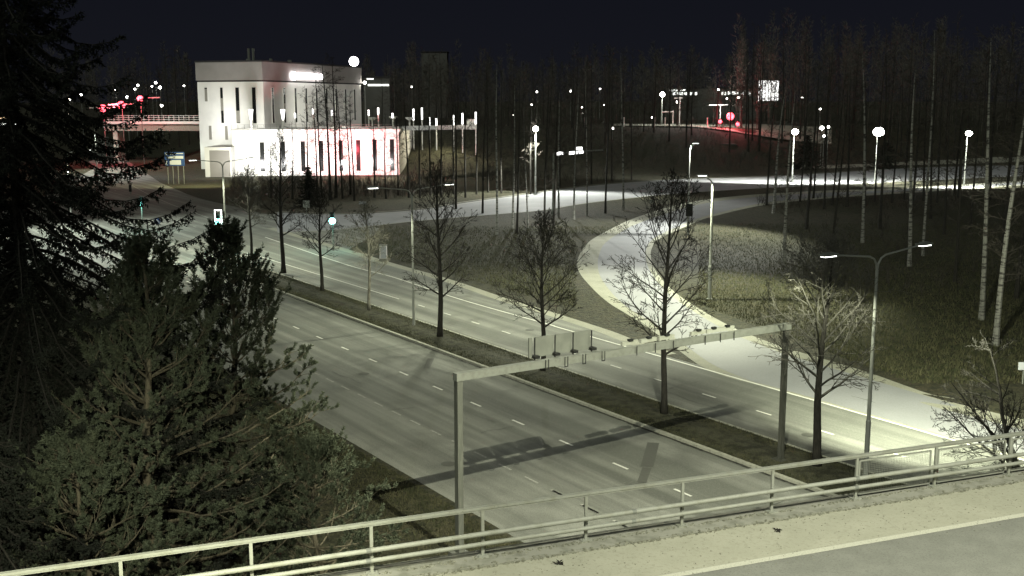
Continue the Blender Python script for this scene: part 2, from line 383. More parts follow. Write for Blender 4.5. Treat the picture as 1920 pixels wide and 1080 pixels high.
# markings
def dash(e, s0, L, wd=0.12, z=0.028, m=None): 
    a=rf(s0,e-wd/2+bend(s0),z); b=rf(s0,e+wd/2+bend(s0),z); c=rf(s0+L,e+wd/2+bend(s0+L),z); d=rf(s0+L,e-wd/2+bend(s0+L),z); m.quad(a,b,c,d)
mk = MB()
s2 = es(at(972,793))[0]
for i in range(-9,16): dash(e2, s2-0.5+i*4.05, 1.05, 0.13, m=mk)
sR = es(at(1330,743))[0]; s_end = es(at(750,561))[0]
for i in range(-9,12):
    s = sR-0.5+i*4.05
    if s < s_end-1: dash(eR, s, 1.05, 0.12, m=mk)
dash(eR, s_end, es(at(503,477))[0]-s_end, 0.13, m=mk)
ss = es(at(503,477))[0]
a=rf(ss,eM+0.3+bend(ss),0.028); b=rf(ss,eR+bend(ss),0.028); mk.quad(a-D*0.3,b-D*0.3,b+D*0.3,a+D*0.3)
s_a = es(at(1770,820))[0]; s_b = es(at(497,445))[0]
seg = line(eE, s_a, es(at(1040,612))[0], step=3)
tag(ribbon([p for p in seg], 0.16, 0.030, 50).build('edge_line', M['paint']), kind='structure')
seg = cr_spline(P([(1040,612),(857,560),(740,521),(660,500),(570,470),(497,445)]), 6)
tag(ribbon(seg, 0.15, 0.030, 50).build('edge_line', M['paint']), kind='structure')
seg = cr_spline(P([(397,411),(315,381),(260,355),(228,334)]), 6)
tag(ribbon(seg, 0.16, 0.030, 30).build('edge_line', M['paint_worn']), kind='structure')
for i in range(0,8): dash(eE, s_a-1.6-i*3.0, 1.6, 0.16, m=mk)
tag(mk.build('road_markings', M['paint']), kind='structure')
mw = MB(); s3 = es(at(817,812))[0]
for i in range(-9,10):
    if -7 < s3-0.5+i*2.05: dash(e3, s3-0.5+i*2.05, 1.0, 0.11, m=mw)
for i in range(-9,-4): dash(e3, s3-0.5+i*2.05, 1.1, 0.13, m=mw)
# far lane dots through the intersection
for (x,y) in ((216,357),(243,370),(262,387),(277,395),(302,401),(317,406),(332,413),(348,419),(365,425),(385,433),(447,452),(330,513),(355,520)):
    p = at(x,y,0.028); d=D; mw.quad(p-d*0.6-E_*0.07,p-d*0.6+E_*0.07,p+d*0.6+E_*0.07,p+d*0.6-E_*0.07)
# arrow-like worn marks on the right carriageway
tag(mw.build('worn_markings', M['paint_worn']), kind='structure')
mt = MB()
for (x0,y0,x1,y1,wd) in ((1225,830,1213,875,0.28),(1213,877,1203,905,0.2),(808,672,800,690,0.2)):
    a=at(x0,y0,0.026); b=at(x1,y1,0.026); d=(b-a).normalized(); n_=Vector((d.y,-d.x,0))*wd; mt.quad(a-n_,a+n_,b+n_,b-n_)
M['tar'] = mat('tar_patch', (0.105,0.108,0.095), 0.8, noise=[(7,(0.10,0.10,0.09),0.45,0.6,0.9,None)])
tag(mt.build('tar_patches', M['tar']), kind='structure')

mc = MB(); rc_ = random.Random(5)
for _ in range(26):
    s_ = rc_.uniform(-6,60); e0 = rc_.choice((rc_.uniform(eL+0.3,eK-1), rc_.uniform(eM+0.4,eE+3))); L_ = rc_.uniform(1.0,4.5); q_ = rf(s_,e0+bend(s_),0.0235); lng = rc_.random()<0.5
    for k_ in range(int(L_/0.4)):
        dd_ = (D*0.4+E_*rc_.uniform(-0.12,0.12)) if lng else (E_*0.4+D*rc_.uniform(-0.16,0.16))
        n_ = Vector((dd_.y,-dd_.x,0)).normalized()*rc_.uniform(0.012,0.03); mc.quad(q_-n_,q_+n_,q_+dd_+n_,q_+dd_-n_); q_ = q_+dd_
    
for (s_,e_) in ((9,eL+2.2),(26,e2-2.0),(3,eM+2.1),(31,eR+1.9),(48,e3+1.5)):
    c0 = rf(s_,e_,0.025); mc.poly([(c0.x+0.33*math.cos(a*0.393),c0.y+0.33*math.sin(a*0.393),0.025) for a in range(16)])
gt = MB()
for i in range(300):
    s0_ = -30+i*0.5; rr_ = random.Random(i); w1 = 0.15+0.07*rr_.random(); z_ = 0.0125
    if s0_ < sm1-3: a_,b_ = rf(s0_,eK-0.01+bend(s0_),z_), rf(s0_+0.5,eK-0.01+bend(s0_+0.5),z_); gt.quad(a_-E_*w1,a_,b_,b_-E_*w1)
M['kerb_shadow'] = mat('painted_kerb_shadow', (0.030,0.030,0.026), 0.7, noise=[(5,(0.07,0.07,0.06),0.45,0.65,0.8,None)])  # shadow of the kerb face, drawn as a dark strip on the road
tag(gt.build('kerb_shadow_strip', M['kerb_shadow']), kind='structure')
tag(mc.build('road_cracks', M['tar']), kind='structure')
# ------------------------------------------------------------------ bare trees
def perp(d, rnd):
    v = Vector((rnd.uniform(-1,1),rnd.uniform(-1,1),rnd.uniform(-1,1))); v = v - d*v.dot(d)
    return v.normalized() if v.length > 1e-3 else Vector((1,0,0))
def limb(m, p, d, L, r, lev, rnd, up=0.25, kids_=(7,5,3), spread=0.9, seg=5, minr=0.007, wob=0.16):
    """a tapering, wandering limb that throws side shoots"""
    pts=[p.copy()]; rads=[r]; dirs=[d.copy()]; step=L/seg; q=p.copy(); dd=d.copy()
    for i in range(seg):
        dd = (dd + perp(dd,rnd)*wob*rnd.uniform(0.3,1) + Vector((0,0,up*rnd.uniform(0.2,0.8)/seg*2))).normalized()
        q = q+dd*step; pts.append(q.copy()); dirs.append(dd.copy()); rads.append(max(minr, r*(1-(i+1)/seg*0.82)))
    m.tube(pts, rads, 4 if lev==0 else 3, cap=False)
    if lev < len(kids_):
        n = kids_[lev]
        for k_ in range(n):
            t = rnd.uniform(0.18,1.0) if lev else 0.2+0.78*(k_+rnd.random()*0.6)/n
            f = min(seg-1e-3, t*seg); i=int(f); base = pts[i].lerp(pts[i+1], f-i)
            nd = (dirs[i]*(1.0) + perp(dirs[i],rnd)*spread*rnd.uniform(0.6,1.2)).normalized()
            limb(m, base, nd, L*rnd.uniform(0.32,0.52)*(1.15-0.55*t), max(minr, rads[i]*0.55), lev+1, rnd, up, kids_, spread, 4, minr, wob*1.2)
def park_tree(name, base, h, clear, rad, seed, label, mt, r0=0.17, lean=(0,0), dens=30, group='bare trees along the median'):
    rnd = random.Random(seed); o = empty(name, base, label, 'tree', group)
    t = MB(); n = 14; pts=[]; rr=[]
    wx = rnd.uniform(0,6); 
    for i in range(n+1):
        u=i/n; z=h*u
        pts.append(Vector((lean[0]*z + 0.10*math.sin(wx+u*5)*min(1,u*4), lean[1]*z+0.10*math.cos(wx*2+u*4)*min(1,u*4), z)))
        rr.append(r0*(1.25 if i==0 else 1.0)*(1-u)**0.75+0.012)
    t.tube(pts, rr, 8); t.build('trunk', mt, o, smooth=True)
    c = MB()
    dens=int(dens*0.85)
    for k_ in range(dens):
        u = clear/h + (1-clear/h)*((k_+rnd.random()*0.7)/dens)**0.95
        f = min(n-1e-3,u*n); i=int(f); p = pts[i].lerp(pts[i+1], f-i)
        a = k_*2.4+rnd.uniform(-0.5,0.5)
        v = (u-clear/h)/(1-clear/h)
        elev = 0.45+0.75*v+rnd.uniform(-0.1,0.15)
        d = Vector((math.cos(a)*math.cos(elev), math.sin(a)*math.cos(elev), math.sin(elev)))
        L = rad*(1.08*max(0.0,math.sin(math.pi*(0.27+0.71*v)))**0.8+0.10)*rnd.uniform(0.8,1.1)
        limb(c, p, d, L, max(0.016, rr[i]*0.42), 0, rnd, up=0.22, kids_=(9,5,2), spread=1.0, wob=0.14, minr=0.0095)
    c.build('crown', mt, o)
    return o
M['twig_lit'] = mat('lit_twigs', (0.085,0.082,0.07), 0.9)  # lamplight on the crown beside the lamp, put into a paler twig colour
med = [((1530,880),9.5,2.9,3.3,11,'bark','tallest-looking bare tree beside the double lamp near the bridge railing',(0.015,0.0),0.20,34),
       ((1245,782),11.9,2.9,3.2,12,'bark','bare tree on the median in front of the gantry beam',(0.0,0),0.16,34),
       ((1018,700),8.6,2.5,2.9,13,'bark','bare tree on the median behind the blank sign panels',(0,0),0.15,32),
       ((825,636),11.6,2.5,2.7,14,'bark','bare tree on the median just right of the slim lamp post',(0,0),0.18,32),
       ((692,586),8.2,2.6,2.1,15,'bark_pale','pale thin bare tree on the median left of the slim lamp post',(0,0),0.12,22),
       ((604,548),8.2,2.8,2.3,16,'bark','bare tree at the roadside beneath the green signal',(0,0),0.15,24),
       ((532,515),13.2,3.2,2.3,17,'bark','tall bare tree just right of the tip of the young pine',(0,0),0.20,28),
       ((472,490),9.2,3.2,2.2,18,'bark','bare tree at the far tip of the median by the crossing',(0,0),0.14,24)]
for (px,h,cl,rad,sd_,mt,lb,ln,r0,dn) in med:
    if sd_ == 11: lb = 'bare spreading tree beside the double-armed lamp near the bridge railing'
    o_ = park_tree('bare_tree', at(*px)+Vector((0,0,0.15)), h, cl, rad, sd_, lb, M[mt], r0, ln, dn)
    if sd_ == 11: [c_ for c_ in o_.children if c_.name.startswith('crown')][0].data.materials[0] = M['twig_lit']
# leaning multi-stem tree at the right edge
M['silhouette_bark']=mat('dark_silhouette_bark',(0.012,0.011,0.009),0.9)  # darkened bark: the branches' silhouette is put into their colour
def leaning_tree(base, seed, label):
    rnd=random.Random(seed); o=empty('bare_tree', base, label,'tree'); t=MB(); c=MB()
    for (dx,dy,dz,L,r) in ((-0.62,0.15,0.75,5.2,0.09),(-0.80,0.1,0.62,4.6,0.07),(-0.15,0.2,0.95,5.8,0.13),(-0.42,-0.1,0.9,5.0,0.07),(0.3,0.1,0.9,5,0.08)):
        d=Vector((dx,dy,dz)).normalized(); p=Vector((0,0,0)); pts=[p.copy()]; rr=[r]; dd=d
        for i in range(6):
            dd=(dd+perp(dd,rnd)*0.12+Vector((dx*0.05,0,0.02))).normalized(); p=p+dd*L/6; pts.append(p.copy()); rr.append(r*(1-(i+1)/6*0.8))
        t.tube(pts,rr,6)
        for k_ in range(13):
            f=rnd.uniform(1.2,5.9); i=int(f); limb(c, pts[i].lerp(pts[i+1],f-i), (dd*0.8+perp(dd,rnd)*0.9).normalized(), L*0.38*(1.25-f/8), rr[i]*0.5, 0, rnd, up=0.1, kids_=(6,4,2), minr=0.007)
    t.build('trunk', M['bark'], o); c.build('crown',M['silhouette_bark'],o); return o
leaning_tree(at(1915,900), 5, 'multi-stemmed leaning bare tree behind the right end of the railing')

# forest trees: shared crown and trunk meshes, tall and slim
def forest_proto(seed, h, birch, full=1.0):
    rnd=random.Random(seed); t=MB(); c=MB(); n=12; pts=[]; rr=[]; a=rnd.uniform(0,6)
    for i in range(n+1):
        u=i/n; pts.append(Vector((0.22*math.sin(a+u*4)*u,0.22*math.cos(a+u*3)*u,h*u))); rr.append(0.15*(1-u)**0.7+0.012+(0.04 if i==0 else 0))
    t.tube(pts,rr,7)
    for k_ in range(int(36*full)):
        u=0.24+0.75*(k_+rnd.random())/(36*full); f=min(n-1e-3,u*n); i=int(f); p=pts[i].lerp(pts[i+1],f-i)
        an=rnd.uniform(0,6.28); el=rnd.uniform(0.1,0.95); d=Vector((math.cos(an)*math.cos(el),math.sin(an)*math.cos(el),math.sin(el)))
        L=(2.9 if u>0.4 else 1.9)*(1.2-u*0.8)*rnd.uniform(0.6,1.1)
        limb(c,p,d,L,0.035*(1.2-u*0.8),0,rnd,up=0.12 if not birch else -0.05,kids_=(6,3),spread=0.9,seg=4,minr=0.013)
    def mesh(mb,nm,m_):
        me=bpy.data.meshes.new(nm); me.from_pydata(mb.v,[],mb.f); me.update(); me.materials.append(m_); return me
    return mesh(t,'trunk',M['birch'] if birch else M['bark']), mesh(c,'crown',M['twig'])
PROT = [forest_proto(40+i, 20, i%2==0) for i in range(6)]
def forest_tree(base, h, r, v, label, group, seed):
    rnd=random.Random(seed)
    nm = 'birch_tree' if v%2==0 else 'bare_tree'
    o=empty(nm, base, label, 'tree', group, rnd.uniform(0,6.28))
    o.scale=(r,r,h/20.0); o.rotation_euler=(rnd.gauss(0,0.022),rnd.gauss(0,0.022),rnd.uniform(0,6.28))
    tm,cm=PROT[v]
    for nm_,me in (('trunk',tm),('crown',cm)):
        p=bpy.data.objects.new(nm_,me); C.objects.link(p); p.parent=o
    return o
# birches on the slip road island (pixel base, pixel row of the top)
bl = [(932,440,120,0),(961,428,150,2),(969,436,140,1),(990,428,190,4),(1021,426,150,3),(1038,424,130,1),(1048,408,170,0),(1076,412,160,2),(1101,405,110,4),(1135,400,90,1),(1169,395,100,0),(855,392,150,1),(905,400,120,3)]
bl.sort()
for i,(x,y,yt,v) in enumerate(bl):
    p=at(x,y); forest_tree(p, zat(p.y,yt), 0.95 if v!=4 else 0.7, v, 'slim %s standing on the slip road island, %s from the left' % ('birch' if v%2==0 else 'dark-barked tree', nth(i)), 'row of slim trees by the side road', i)
# right-hand wood
rl=[(1450,400,0),(1470,492,0),(1437,385,1),(1545,392,1),(1560,385,3),(1588,388,1),(1617,455,0),(1622,386,1),(1672,381,1),(1695,378,3),(1711,384,1),(1732,377,5),(1757,380,1),(1788,376,3),(1796,382,1),(1856,374,1),(1885,382,3),(1910,385,5),
    (1840,600,0),(1866,648,2),(1705,500,0),(1730,480,4),(1560,470,1),(1512,430,5),(1650,430,3),(1770,440,1),(1818,430,3),(1790,530,5),(1905,560,1),(1880,470,3),(1525,372,1),(1500,378,3),(1640,378,5),(1935,610,3),(1745,410,1),(1848,400,5)]
rl.sort()
rnd=random.Random(9)
for i,(x,y,v) in enumerate(rl):
    p=at(x,y); p.z=gz(p.x,p.y)
    forest_tree(p, rnd.uniform(17,24), 1.25 if y>590 else rnd.uniform(0.9,1.35), v, '%s in the right-hand wood, %s from the left' % ('pale-barked birch' if v%2==0 else 'dark straight tree', nth(i)), 'trees of the dark wood on the right', 100+i)
# trees before and beside the white building
tl_=[(575,372,165,1),(592,378,170,3),(601,372,130,5),(617,376,112,1),(627,372,105,3),(640,374,150,1),(662,378,170,5),(700,372,200,1),(722,374,215,3),(745,368,160,1),(765,372,120,5),(786,372,140,1),(806,368,120,3),(826,372,95,1),(850,366,110,5),(872,372,130,3),(893,366,105,1),(915,362,95,3),(940,364,120,5),(968,360,100,1),(995,366,130,3),(1022,356,95,1),(1050,352,115,5),(1080,350,95,3),(1110,346,90,1),(1148,340,100,5),(1186,338,95,3),(505,372,260,5),(545,375,230,1),(655,366,180,3)]
tl_.sort()
for i,(x,y,yt,v) in enumerate(tl_):
    p=at(x,y); p.y+=1.5; p.z=gz(p.x,p.y)
    forest_tree(p, max(6,zat(p.y,yt)), 1.0 if x not in (617,627) else 1.5, v, 'dark slim tree between white building and side road, %s from the left' % nth(i), 'trees across the side road', 300+i)
# further trees on the slope and skyline, still countable
rnd=random.Random(21); sl=[]
for x in range(700,1440,17): sl.append((x+rnd.uniform(-16,16), rnd.uniform(285,360), rnd.uniform(78,165)))
for x in range(225,370,18): sl.append((x, rnd.uniform(300,360), rnd.uniform(85,125)))
for x in range(1400,1960,20): sl.append((x+rnd.uniform(-20,20), rnd.uniform(285,345), rnd.uniform(20,130)))
sl.sort()
for i,(x,Y,yt) in enumerate(sl):
    X=xat(Y,x,200); g=gz(X,Y)
    if x < 370: Y += 40; X=xat(Y,x,200); g=gz(X,Y)
    h=max(9,zat(Y,yt)-g); forest_tree((X,Y,g),h,1.5,rnd.choice((1,3,5)),'faint bare tree on the dark skyline slope, %s from the left' % nth(i),'trees on the skyline slope',500+i)

def far_forest(name, xa, xb, Ya, Yb, ta, tb, n, seed):
    rnd=random.Random(seed); m=MB()
    for _ in range(n):
        x=rnd.uniform(xa,xb); Y=rnd.uniform(Ya,Yb); yt=rnd.uniform(ta,tb); X=xat(Y,x,190); g=gz(X,Y); h=max(7,zat(Y,yt)-g)
        m.tube([(X,Y,g),(X+rnd.uniform(-.8,.8),Y,g+h*0.9)],[0.13,0.03],3,cap=False); w_=rnd.uniform(2.0,4.2); h*=rnd.uniform(0.72,1.06)
        for k_ in range(190):
            u=rnd.random()**0.8; z=g+h*(0.22+0.78*u); rr=w_*(1.12-u)*(0.35+1.1*abs(math.sin(u*5+w_*3)))*rnd.random()**0.5; a=rnd.uniform(0,6.283)
            p=Vector((X+rr*math.cos(a),Y+rr*math.sin(a),z)); d=Vector((math.cos(a)*0.7,math.sin(a)*0.7,rnd.uniform(0.2,1.2))).normalized(); s_=perp(d,rnd)*0.10; L=rnd.uniform(0.8,2.0)
            k0=len(m.v); m.v+=[tuple(p-s_),tuple(p+s_),tuple(p+d*L)]; m.f.append((k0,k0+1,k0+2))
    return tag(m.build(name,M['far_twig']),kind='stuff')
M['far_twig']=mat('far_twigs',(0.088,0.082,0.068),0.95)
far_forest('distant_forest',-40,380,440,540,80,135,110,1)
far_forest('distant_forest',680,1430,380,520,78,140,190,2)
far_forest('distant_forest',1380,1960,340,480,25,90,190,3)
# ------------------------------------------------------------------ conifers
def tufts(m, arr, nn, ln, wd, rnd, fwd=0.55):
    """arr: (point, dir, length) of shoots; needles as thin tapering faces set round every shoot"""
    V=[];F=[]; base=len(m.v); g=np.random.default_rng(rnd.randint(0,10**6))
    for (p,d,L) in arr:
        p=np.array(p); d=np.array(d); 
        t=g.random(nn)*0.95+0.05
        r=g.normal(size=(nn,3)); r-= (r@d)[:,None]*d; r/=np.linalg.norm(r,axis=1)[:,None]+1e-9
        nd=r*0.85+d*fwd; nd/=np.linalg.norm(nd,axis=1)[:,None]
        s=np.cross(nd,g.normal(size=(nn,3))); s/=np.linalg.norm(s,axis=1)[:,None]+1e-9
        b=p+d*L*t[:,None]; l=ln*(0.7+0.6*g.random(nn))[:,None]
        V.append(np.stack([b-s*wd,b+s*wd,b+nd*l+s*wd*0.35, b+nd*l-s*wd*0.35],1).reshape(-1,3))
    if not V: return
    V=np.concatenate(V); m.v += [tuple(v) for v in V.tolist()]
    m.f += [(base+4*i,base+4*i+1,base+4*i+2,base+4*i+3) for i in range(len(V)//4)]
def pine(base, h, seed, label, rmax, r0=0.16, z0=0.12, whorl=0.62, nb=6, dens=4.0):
    rnd=random.Random(seed); o=empty('pine_tree', base, label, 'tree','pines beside the bridge'); t=MB(); lm=MB(); nd=MB()
    n=12; pts=[Vector((0.12*math.sin(i*0.7+seed),0.12*math.cos(i*0.6),h*i/n)) for i in range(n+1)]; rr=[r0*(1-i/n)**0.8+0.018 for i in range(n+1)]
    t.tube(pts,rr,9); t.build('trunk',M['pine_bark'],o,smooth=True)
    z=h*z0; shoots=[]
    while z < h-0.5:
        u=z/h; L0=rmax*min(1.0,(1-u)*1.75)**0.95*(0.75+0.25*min(1,u*5))+0.15; f=min(n-1e-3,u*n); i=int(f); p=pts[i].lerp(pts[i+1],f-i)
        a0=rnd.uniform(0,6.28)
        for b in range(nb):
            a=a0+b*6.283/nb+rnd.uniform(-0.35,0.35); el=0.05+0.95*u**2.2+rnd.uniform(-0.12,0.15)
            L=L0*rnd.uniform(0.7,1.12); d=Vector((math.cos(a)*math.cos(el),math.sin(a)*math.cos(el),math.sin(el)))
            bp=[p.copy()]; q=p.copy(); dd=d; sg=7; br=[max(0.016,rr[i]*0.38)]
            for s_ in range(sg):
                dd=(dd+perp(dd,rnd)*0.13+Vector((0,0,0.05 if s_<4 else 0.16))).normalized(); q=q+dd*L/sg; bp.append(q.copy()); br.append(br[0]*(1-(s_+1)/sg*0.8))
            lm.tube(bp,br,4,cap=False)
            # side twigs carry the shoots
            ns=int(4+L*dens)
            for k_ in range(ns):
                tt=0.30+0.70*(k_+rnd.random())/ns; ff=min(sg-1e-3,tt*sg); ii=int(ff); sp=bp[ii].lerp(bp[ii+1],ff-ii)
                bd=(bp[ii+1]-bp[ii]).normalized()
                sd_=(bd*0.75+perp(bd,rnd)*0.85+Vector((0,0,0.28))).normalized(); tl=rnd.uniform(0.22,0.60)*(0.55+0.45*min(1,L/2))
                ep=sp+sd_*tl; lm.tube([sp,ep],[0.009,0.006],3,cap=False)
                shoots.append((ep-sd_*0.10,(sd_*0.8+Vector((0,0,0.75))).normalized(),rnd.uniform(0.40,0.62) if u>0.62 else rnd.uniform(0.10,0.2)))
                for _ in range(1 if u>0.62 else 4):
                    s2_=(sd_*0.8+perp(sd_,rnd)*0.6+Vector((0,0,0.7))).normalized(); st=sp.lerp(ep,rnd.uniform(0.35,0.95))
                    shoots.append((st,s2_,rnd.uniform(0.20,0.36) if u>0.62 else rnd.uniform(0.08,0.18)))
            shoots.append((bp[-1],(dd+Vector((0,0,0.4))).normalized(),0.32))
        z+=whorl*rnd.uniform(0.8,1.2)
    shoots.append((pts[-1]-Vector((0,0,0.5)),Vector((0,0,1)),0.9))
    for k_ in range(6): 
        a=k_*1.05; shoots.append((pts[-1]-Vector((0,0,0.6)),Vector((math.cos(a)*0.5,math.sin(a)*0.5,0.8)).normalized(),0.75))
    tufts(nd,[q for q in shoots if q[2]<=0.25],30,0.070,0.012,rnd,0.6); tufts(nd,[q for q in shoots if q[2]>0.25],70,0.085,0.013,rnd,0.7)
    print('pine shoots',len(shoots))
    lm.build('branches',M['pine_bark'],o); nd.build('crown',M['needles'],o)
    return o
def wp(Y,x,y=600): return Vector((xat(Y,x,y),Y,0))
p1=wp(29.5,283,850); pine(p1, 12.4, 1, 'broad pine with a pale bare trunk, left of the signal gantry', 3.5, 0.17, whorl=0.62, nb=6, dens=3.4)
p2=wp(35.0,436,700); pine(p2, zat(35,424), 2, 'tall pine whose tip stands before the road crossing', 3.3, 0.14, whorl=0.66, nb=6, dens=3.8)
p3=wp(38.0,265,500); pine(p3, zat(38,480), 3, 'pine half hidden between the black spruce and the tall pine', 1.7, 0.12, whorl=0.8, nb=5, dens=3.2)
p4=wp(27.0,150,900); pine(p4, 7.6, 4, 'low dim pine in front of the black spruce', 3.2, 0.13)
p5=wp(33.0,590,900); pine(p5, 5.4, 6, 'small bushy pine nearest the gantry post', 2.4, 0.10, z0=0.05)

def spruce(base,h,rmax,seed,label,z0=0.06,group='dark spruces',zs=0.36):
    rnd=random.Random(seed); o=empty('spruce_tree',base,label,'tree',group); t=MB(); c=MB()
    t.tube([(0,0,0),(0.05,0,h*0.5),(0,0,h)],[0.24,0.15,0.02],8); t.build('trunk',M['bark'],o)
    z=h*z0; shoots=[]; lm=MB()
    while z<h-0.3:
        u=z/h; L0=rmax*(1-u)**0.8; nb=6
        a0=rnd.uniform(0,6.28)
        for b in range(nb):
            a=a0+b*6.283/nb+rnd.uniform(-0.3,0.3); L=L0*rnd.uniform(0.7,1.15)+0.15; sg=8
            hd=Vector((math.cos(a),math.sin(a),0)); q=Vector((0,0,z)); bp=[q.copy()]
            for s_ in range(sg):
                tt=(s_+1)/sg; slope=-0.10-0.55*math.sin(min(1,tt*1.1)*3.0)+(0.75*max(0,tt-0.62)/0.38)
                q=q+(hd+Vector((0,0,slope))+perp(hd,rnd)*0.08).normalized()*L/sg; bp.append(q.copy())
            lm.tube(bp,[0.03*(1-i/(sg+1))+0.006 for i in range(sg+1)],4,cap=False)
            ns=int(4+L*10)
            for k_ in range(ns):
                tt=0.12+0.88*k_/ns; ff=min(sg-1e-3,tt*sg); ii=int(ff); sp=bp[ii].lerp(bp[ii+1],ff-ii); bd=(bp[ii+1]-bp[ii]).normalized()
                side=bd.cross(Vector((0,0,1))).normalized()*(1 if k_%2 else -1)
                dd=(bd*0.6+side*rnd.uniform(0.2,1.0)+Vector((0,0,-rnd.uniform(0.3,1.3)))).normalized()
                shoots.append((sp,dd,rnd.uniform(0.18,0.55)*(1.15-tt*0.6)))
            shoots.append((bp[-2],(bp[-1]-bp[-2]).normalized(),L/sg*1.2))
        z+=zs*rnd.uniform(0.8,1.2)
    tufts(c,shoots,20,0.085,0.017,rnd)
    for (p,d,L) in shoots: lm.tube([p,Vector(p)+Vector(d)*L],[0.007,0.004],3,cap=False)
    print('spruce shoots',len(shoots))
    lm.build('branches',M['bark'],o); c.build('crown',M['spruce'],o); return o
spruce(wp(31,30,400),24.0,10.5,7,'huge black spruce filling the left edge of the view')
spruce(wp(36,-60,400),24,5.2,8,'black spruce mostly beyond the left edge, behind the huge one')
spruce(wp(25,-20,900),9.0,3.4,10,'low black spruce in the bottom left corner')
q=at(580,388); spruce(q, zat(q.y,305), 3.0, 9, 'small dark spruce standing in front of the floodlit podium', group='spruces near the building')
# lit evergreen by the right flare lamps
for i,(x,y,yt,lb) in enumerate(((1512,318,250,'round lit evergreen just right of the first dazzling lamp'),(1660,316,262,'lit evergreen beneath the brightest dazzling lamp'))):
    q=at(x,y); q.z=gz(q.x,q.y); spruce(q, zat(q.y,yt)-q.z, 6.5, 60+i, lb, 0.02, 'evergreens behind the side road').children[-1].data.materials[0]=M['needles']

# ------------------------------------------------------------------ undergrowth (cannot be counted)
def brush(areas, name, seed, h=(1.0,3.0)):
    rnd=random.Random(seed); m=MB()
    for (poly_,n) in areas:
        (x0,y0),(x1,y1)=poly_
        for _ in range(n):
            p=at(rnd.uniform(x0,x1),rnd.uniform(y0,y1)); p.z=gz(p.x,p.y)
            for k_ in range(3):
                d=Vector((rnd.uniform(-0.5,0.5),rnd.uniform(-0.5,0.5),1)).normalized(); L=rnd.uniform(*h)
                limb(m,p,d,L,0.022,0,rnd,up=0.1,kids_=(4,),spread=0.7,seg=3,minr=0.012)
    return tag(m.build(name,M['twig']),kind='stuff')
brush([(((430,338),(830,372)),430),(((700,300),(1180,330)),260),(((900,325),(1150,345)),120)],'undergrowth',3)
brush([(((1150,262),(1450,322)),420),(((850,262),(1150,318)),260)],'undergrowth',6,(1.5,3.5))
brush([(((1420,370),(1900,395)),170),(((1500,400),(1920,560)),160)],'undergrowth',4,(0.5,1.6))
# short grass and stalks on the median and verges
def blades(name, n, gen, seed, hh, wd, mt):
    g=np.random.default_rng(seed); pts=[gen(g) for _ in range(n)]
    P_=np.array(pts); a=g.random(n)*6.283; h=hh*(0.5+g.random(n)); b=np.stack([np.cos(a),np.sin(a),np.zeros(n)],1)*wd
    tp=P_+np.stack([g.normal(size=n)*h*0.4,g.normal(size=n)*h*0.4,h],1)
    V=np.stack([P_-b,P_+b,tp],1).reshape(-1,3)
    me=bpy.data.meshes.new(name); me.from_pydata(V.tolist(),[],[(3*i,3*i+1,3*i+2) for i in range(n)]); me.update(); me.materials.append(mt)
    o=bpy.data.objects.new(name,me); C.objects.link(o); return tag(o,kind='stuff')
M['blade']=mat('grass_blade',(0.0702,0.0677,0.0347),0.9,noise=[(1.5,(0.0290,0.0347,0.0149),0.42,0.6,0.9,None)])
def gm(g):
    s=g.random()*75-12; e=eK+0.2+g.random()*(eM-eK-0.4); p=rf(s,e+bend(s),0.12); return (p.x,p.y,p.z)
blades('median_grass',52000,gm,1,0.10,0.013,M['blade'])
def gl(g):
    s=g.random()*45-10; e=eL-0.3-abs(g.normal())*2.2; p=rf(s,e); return (p.x,p.y,0)
blades('verge_grass',30000,gl,2,0.13,0.014,M['blade'])
def gv(g):
    p=at(640+g.random()*1280, 0) if False else None
    while True:
        x=640+g.random()*1280; y=420+g.random()*300
        if x<1180 and (y>430+(x-640)*0.27+30 or y<425): continue
        if x>=1180 and y>392+ (x-1180)*0.0 and (x<1310 and y<560): continue
        if x>=1180 and y > 560+(x-1280)*0.37: continue
        if x<1180 and x>1080 and y>440: continue
        q=at(x,y); return (q.x,q.y,0)
blades('slope_grass',60000,gv,3,0.22,0.028,M['blade'])

# ------------------------------------------------------------------ lamps
def pole_lamp(base, h, label, double=True, arm=2.6, r=0.085, ang=None, lens='led', group='double-armed street lamps on the median', curve=True, sgn=1):
    o=empty('street_lamp',base,label,'street lamp',group)
    p=MB(); p.tube([(0,0,0),(0,0,h*0.28),(0,0,h*0.285),(0,0,h-0.6)],[r*1.25,r*1.25,r,r*0.72],10)
    p.box((0,0,0.06),(0.4,0.4,0.12)); p.build('pole',M['pole'],o,smooth=False)
    a=E_ if ang is None else Vector((math.cos(ang),math.sin(ang),0))
    for sg in ((-1,1) if double else (sgn,)):
        am=MB(); pts=[Vector((0,0,h-0.7)),a*sg*0.06+Vector((0,0,h-0.35)),a*sg*0.22+Vector((0,0,h-0.12)),a*sg*0.5+Vector((0,0,h)),a*sg*arm+Vector((0,0,h+0.22))]
        am.tube(pts,[r*0.6,r*0.55,r*0.5,r*0.48,r*0.42],7); ar=am.build('arm',M['pole'],o)
        hd=MB(); c=a*sg*(arm+0.42)+Vector((0,0,h+0.27)); rz=math.atan2(a.y,a.x)
        hd.box(c,(0.86,0.30,0.09),rz); hd.box(c+Vector((0,0,0.065)),(0.45,0.20,0.05),rz); hb=hd.build('lamp_head',M['galv'],ar)
        ln=MB(); ln.box(c-Vector((0,0,0.062)),(0.66,0.24,0.03),rz); ln.build('lens',M[lens],hb)
    return o
def arm_tip(base,h,sg,arm=2.6,a=None): a=E_ if a is None else a; return Vector(base)+a*sg*(arm+0.42)+Vector((0,0,h+0.15))
LA=at(1622,905); LB=at(776,614); LC=at(425,487)
GREEN=(0.97,1.0,0.74); WHITE=(0.98,1.0,0.90)
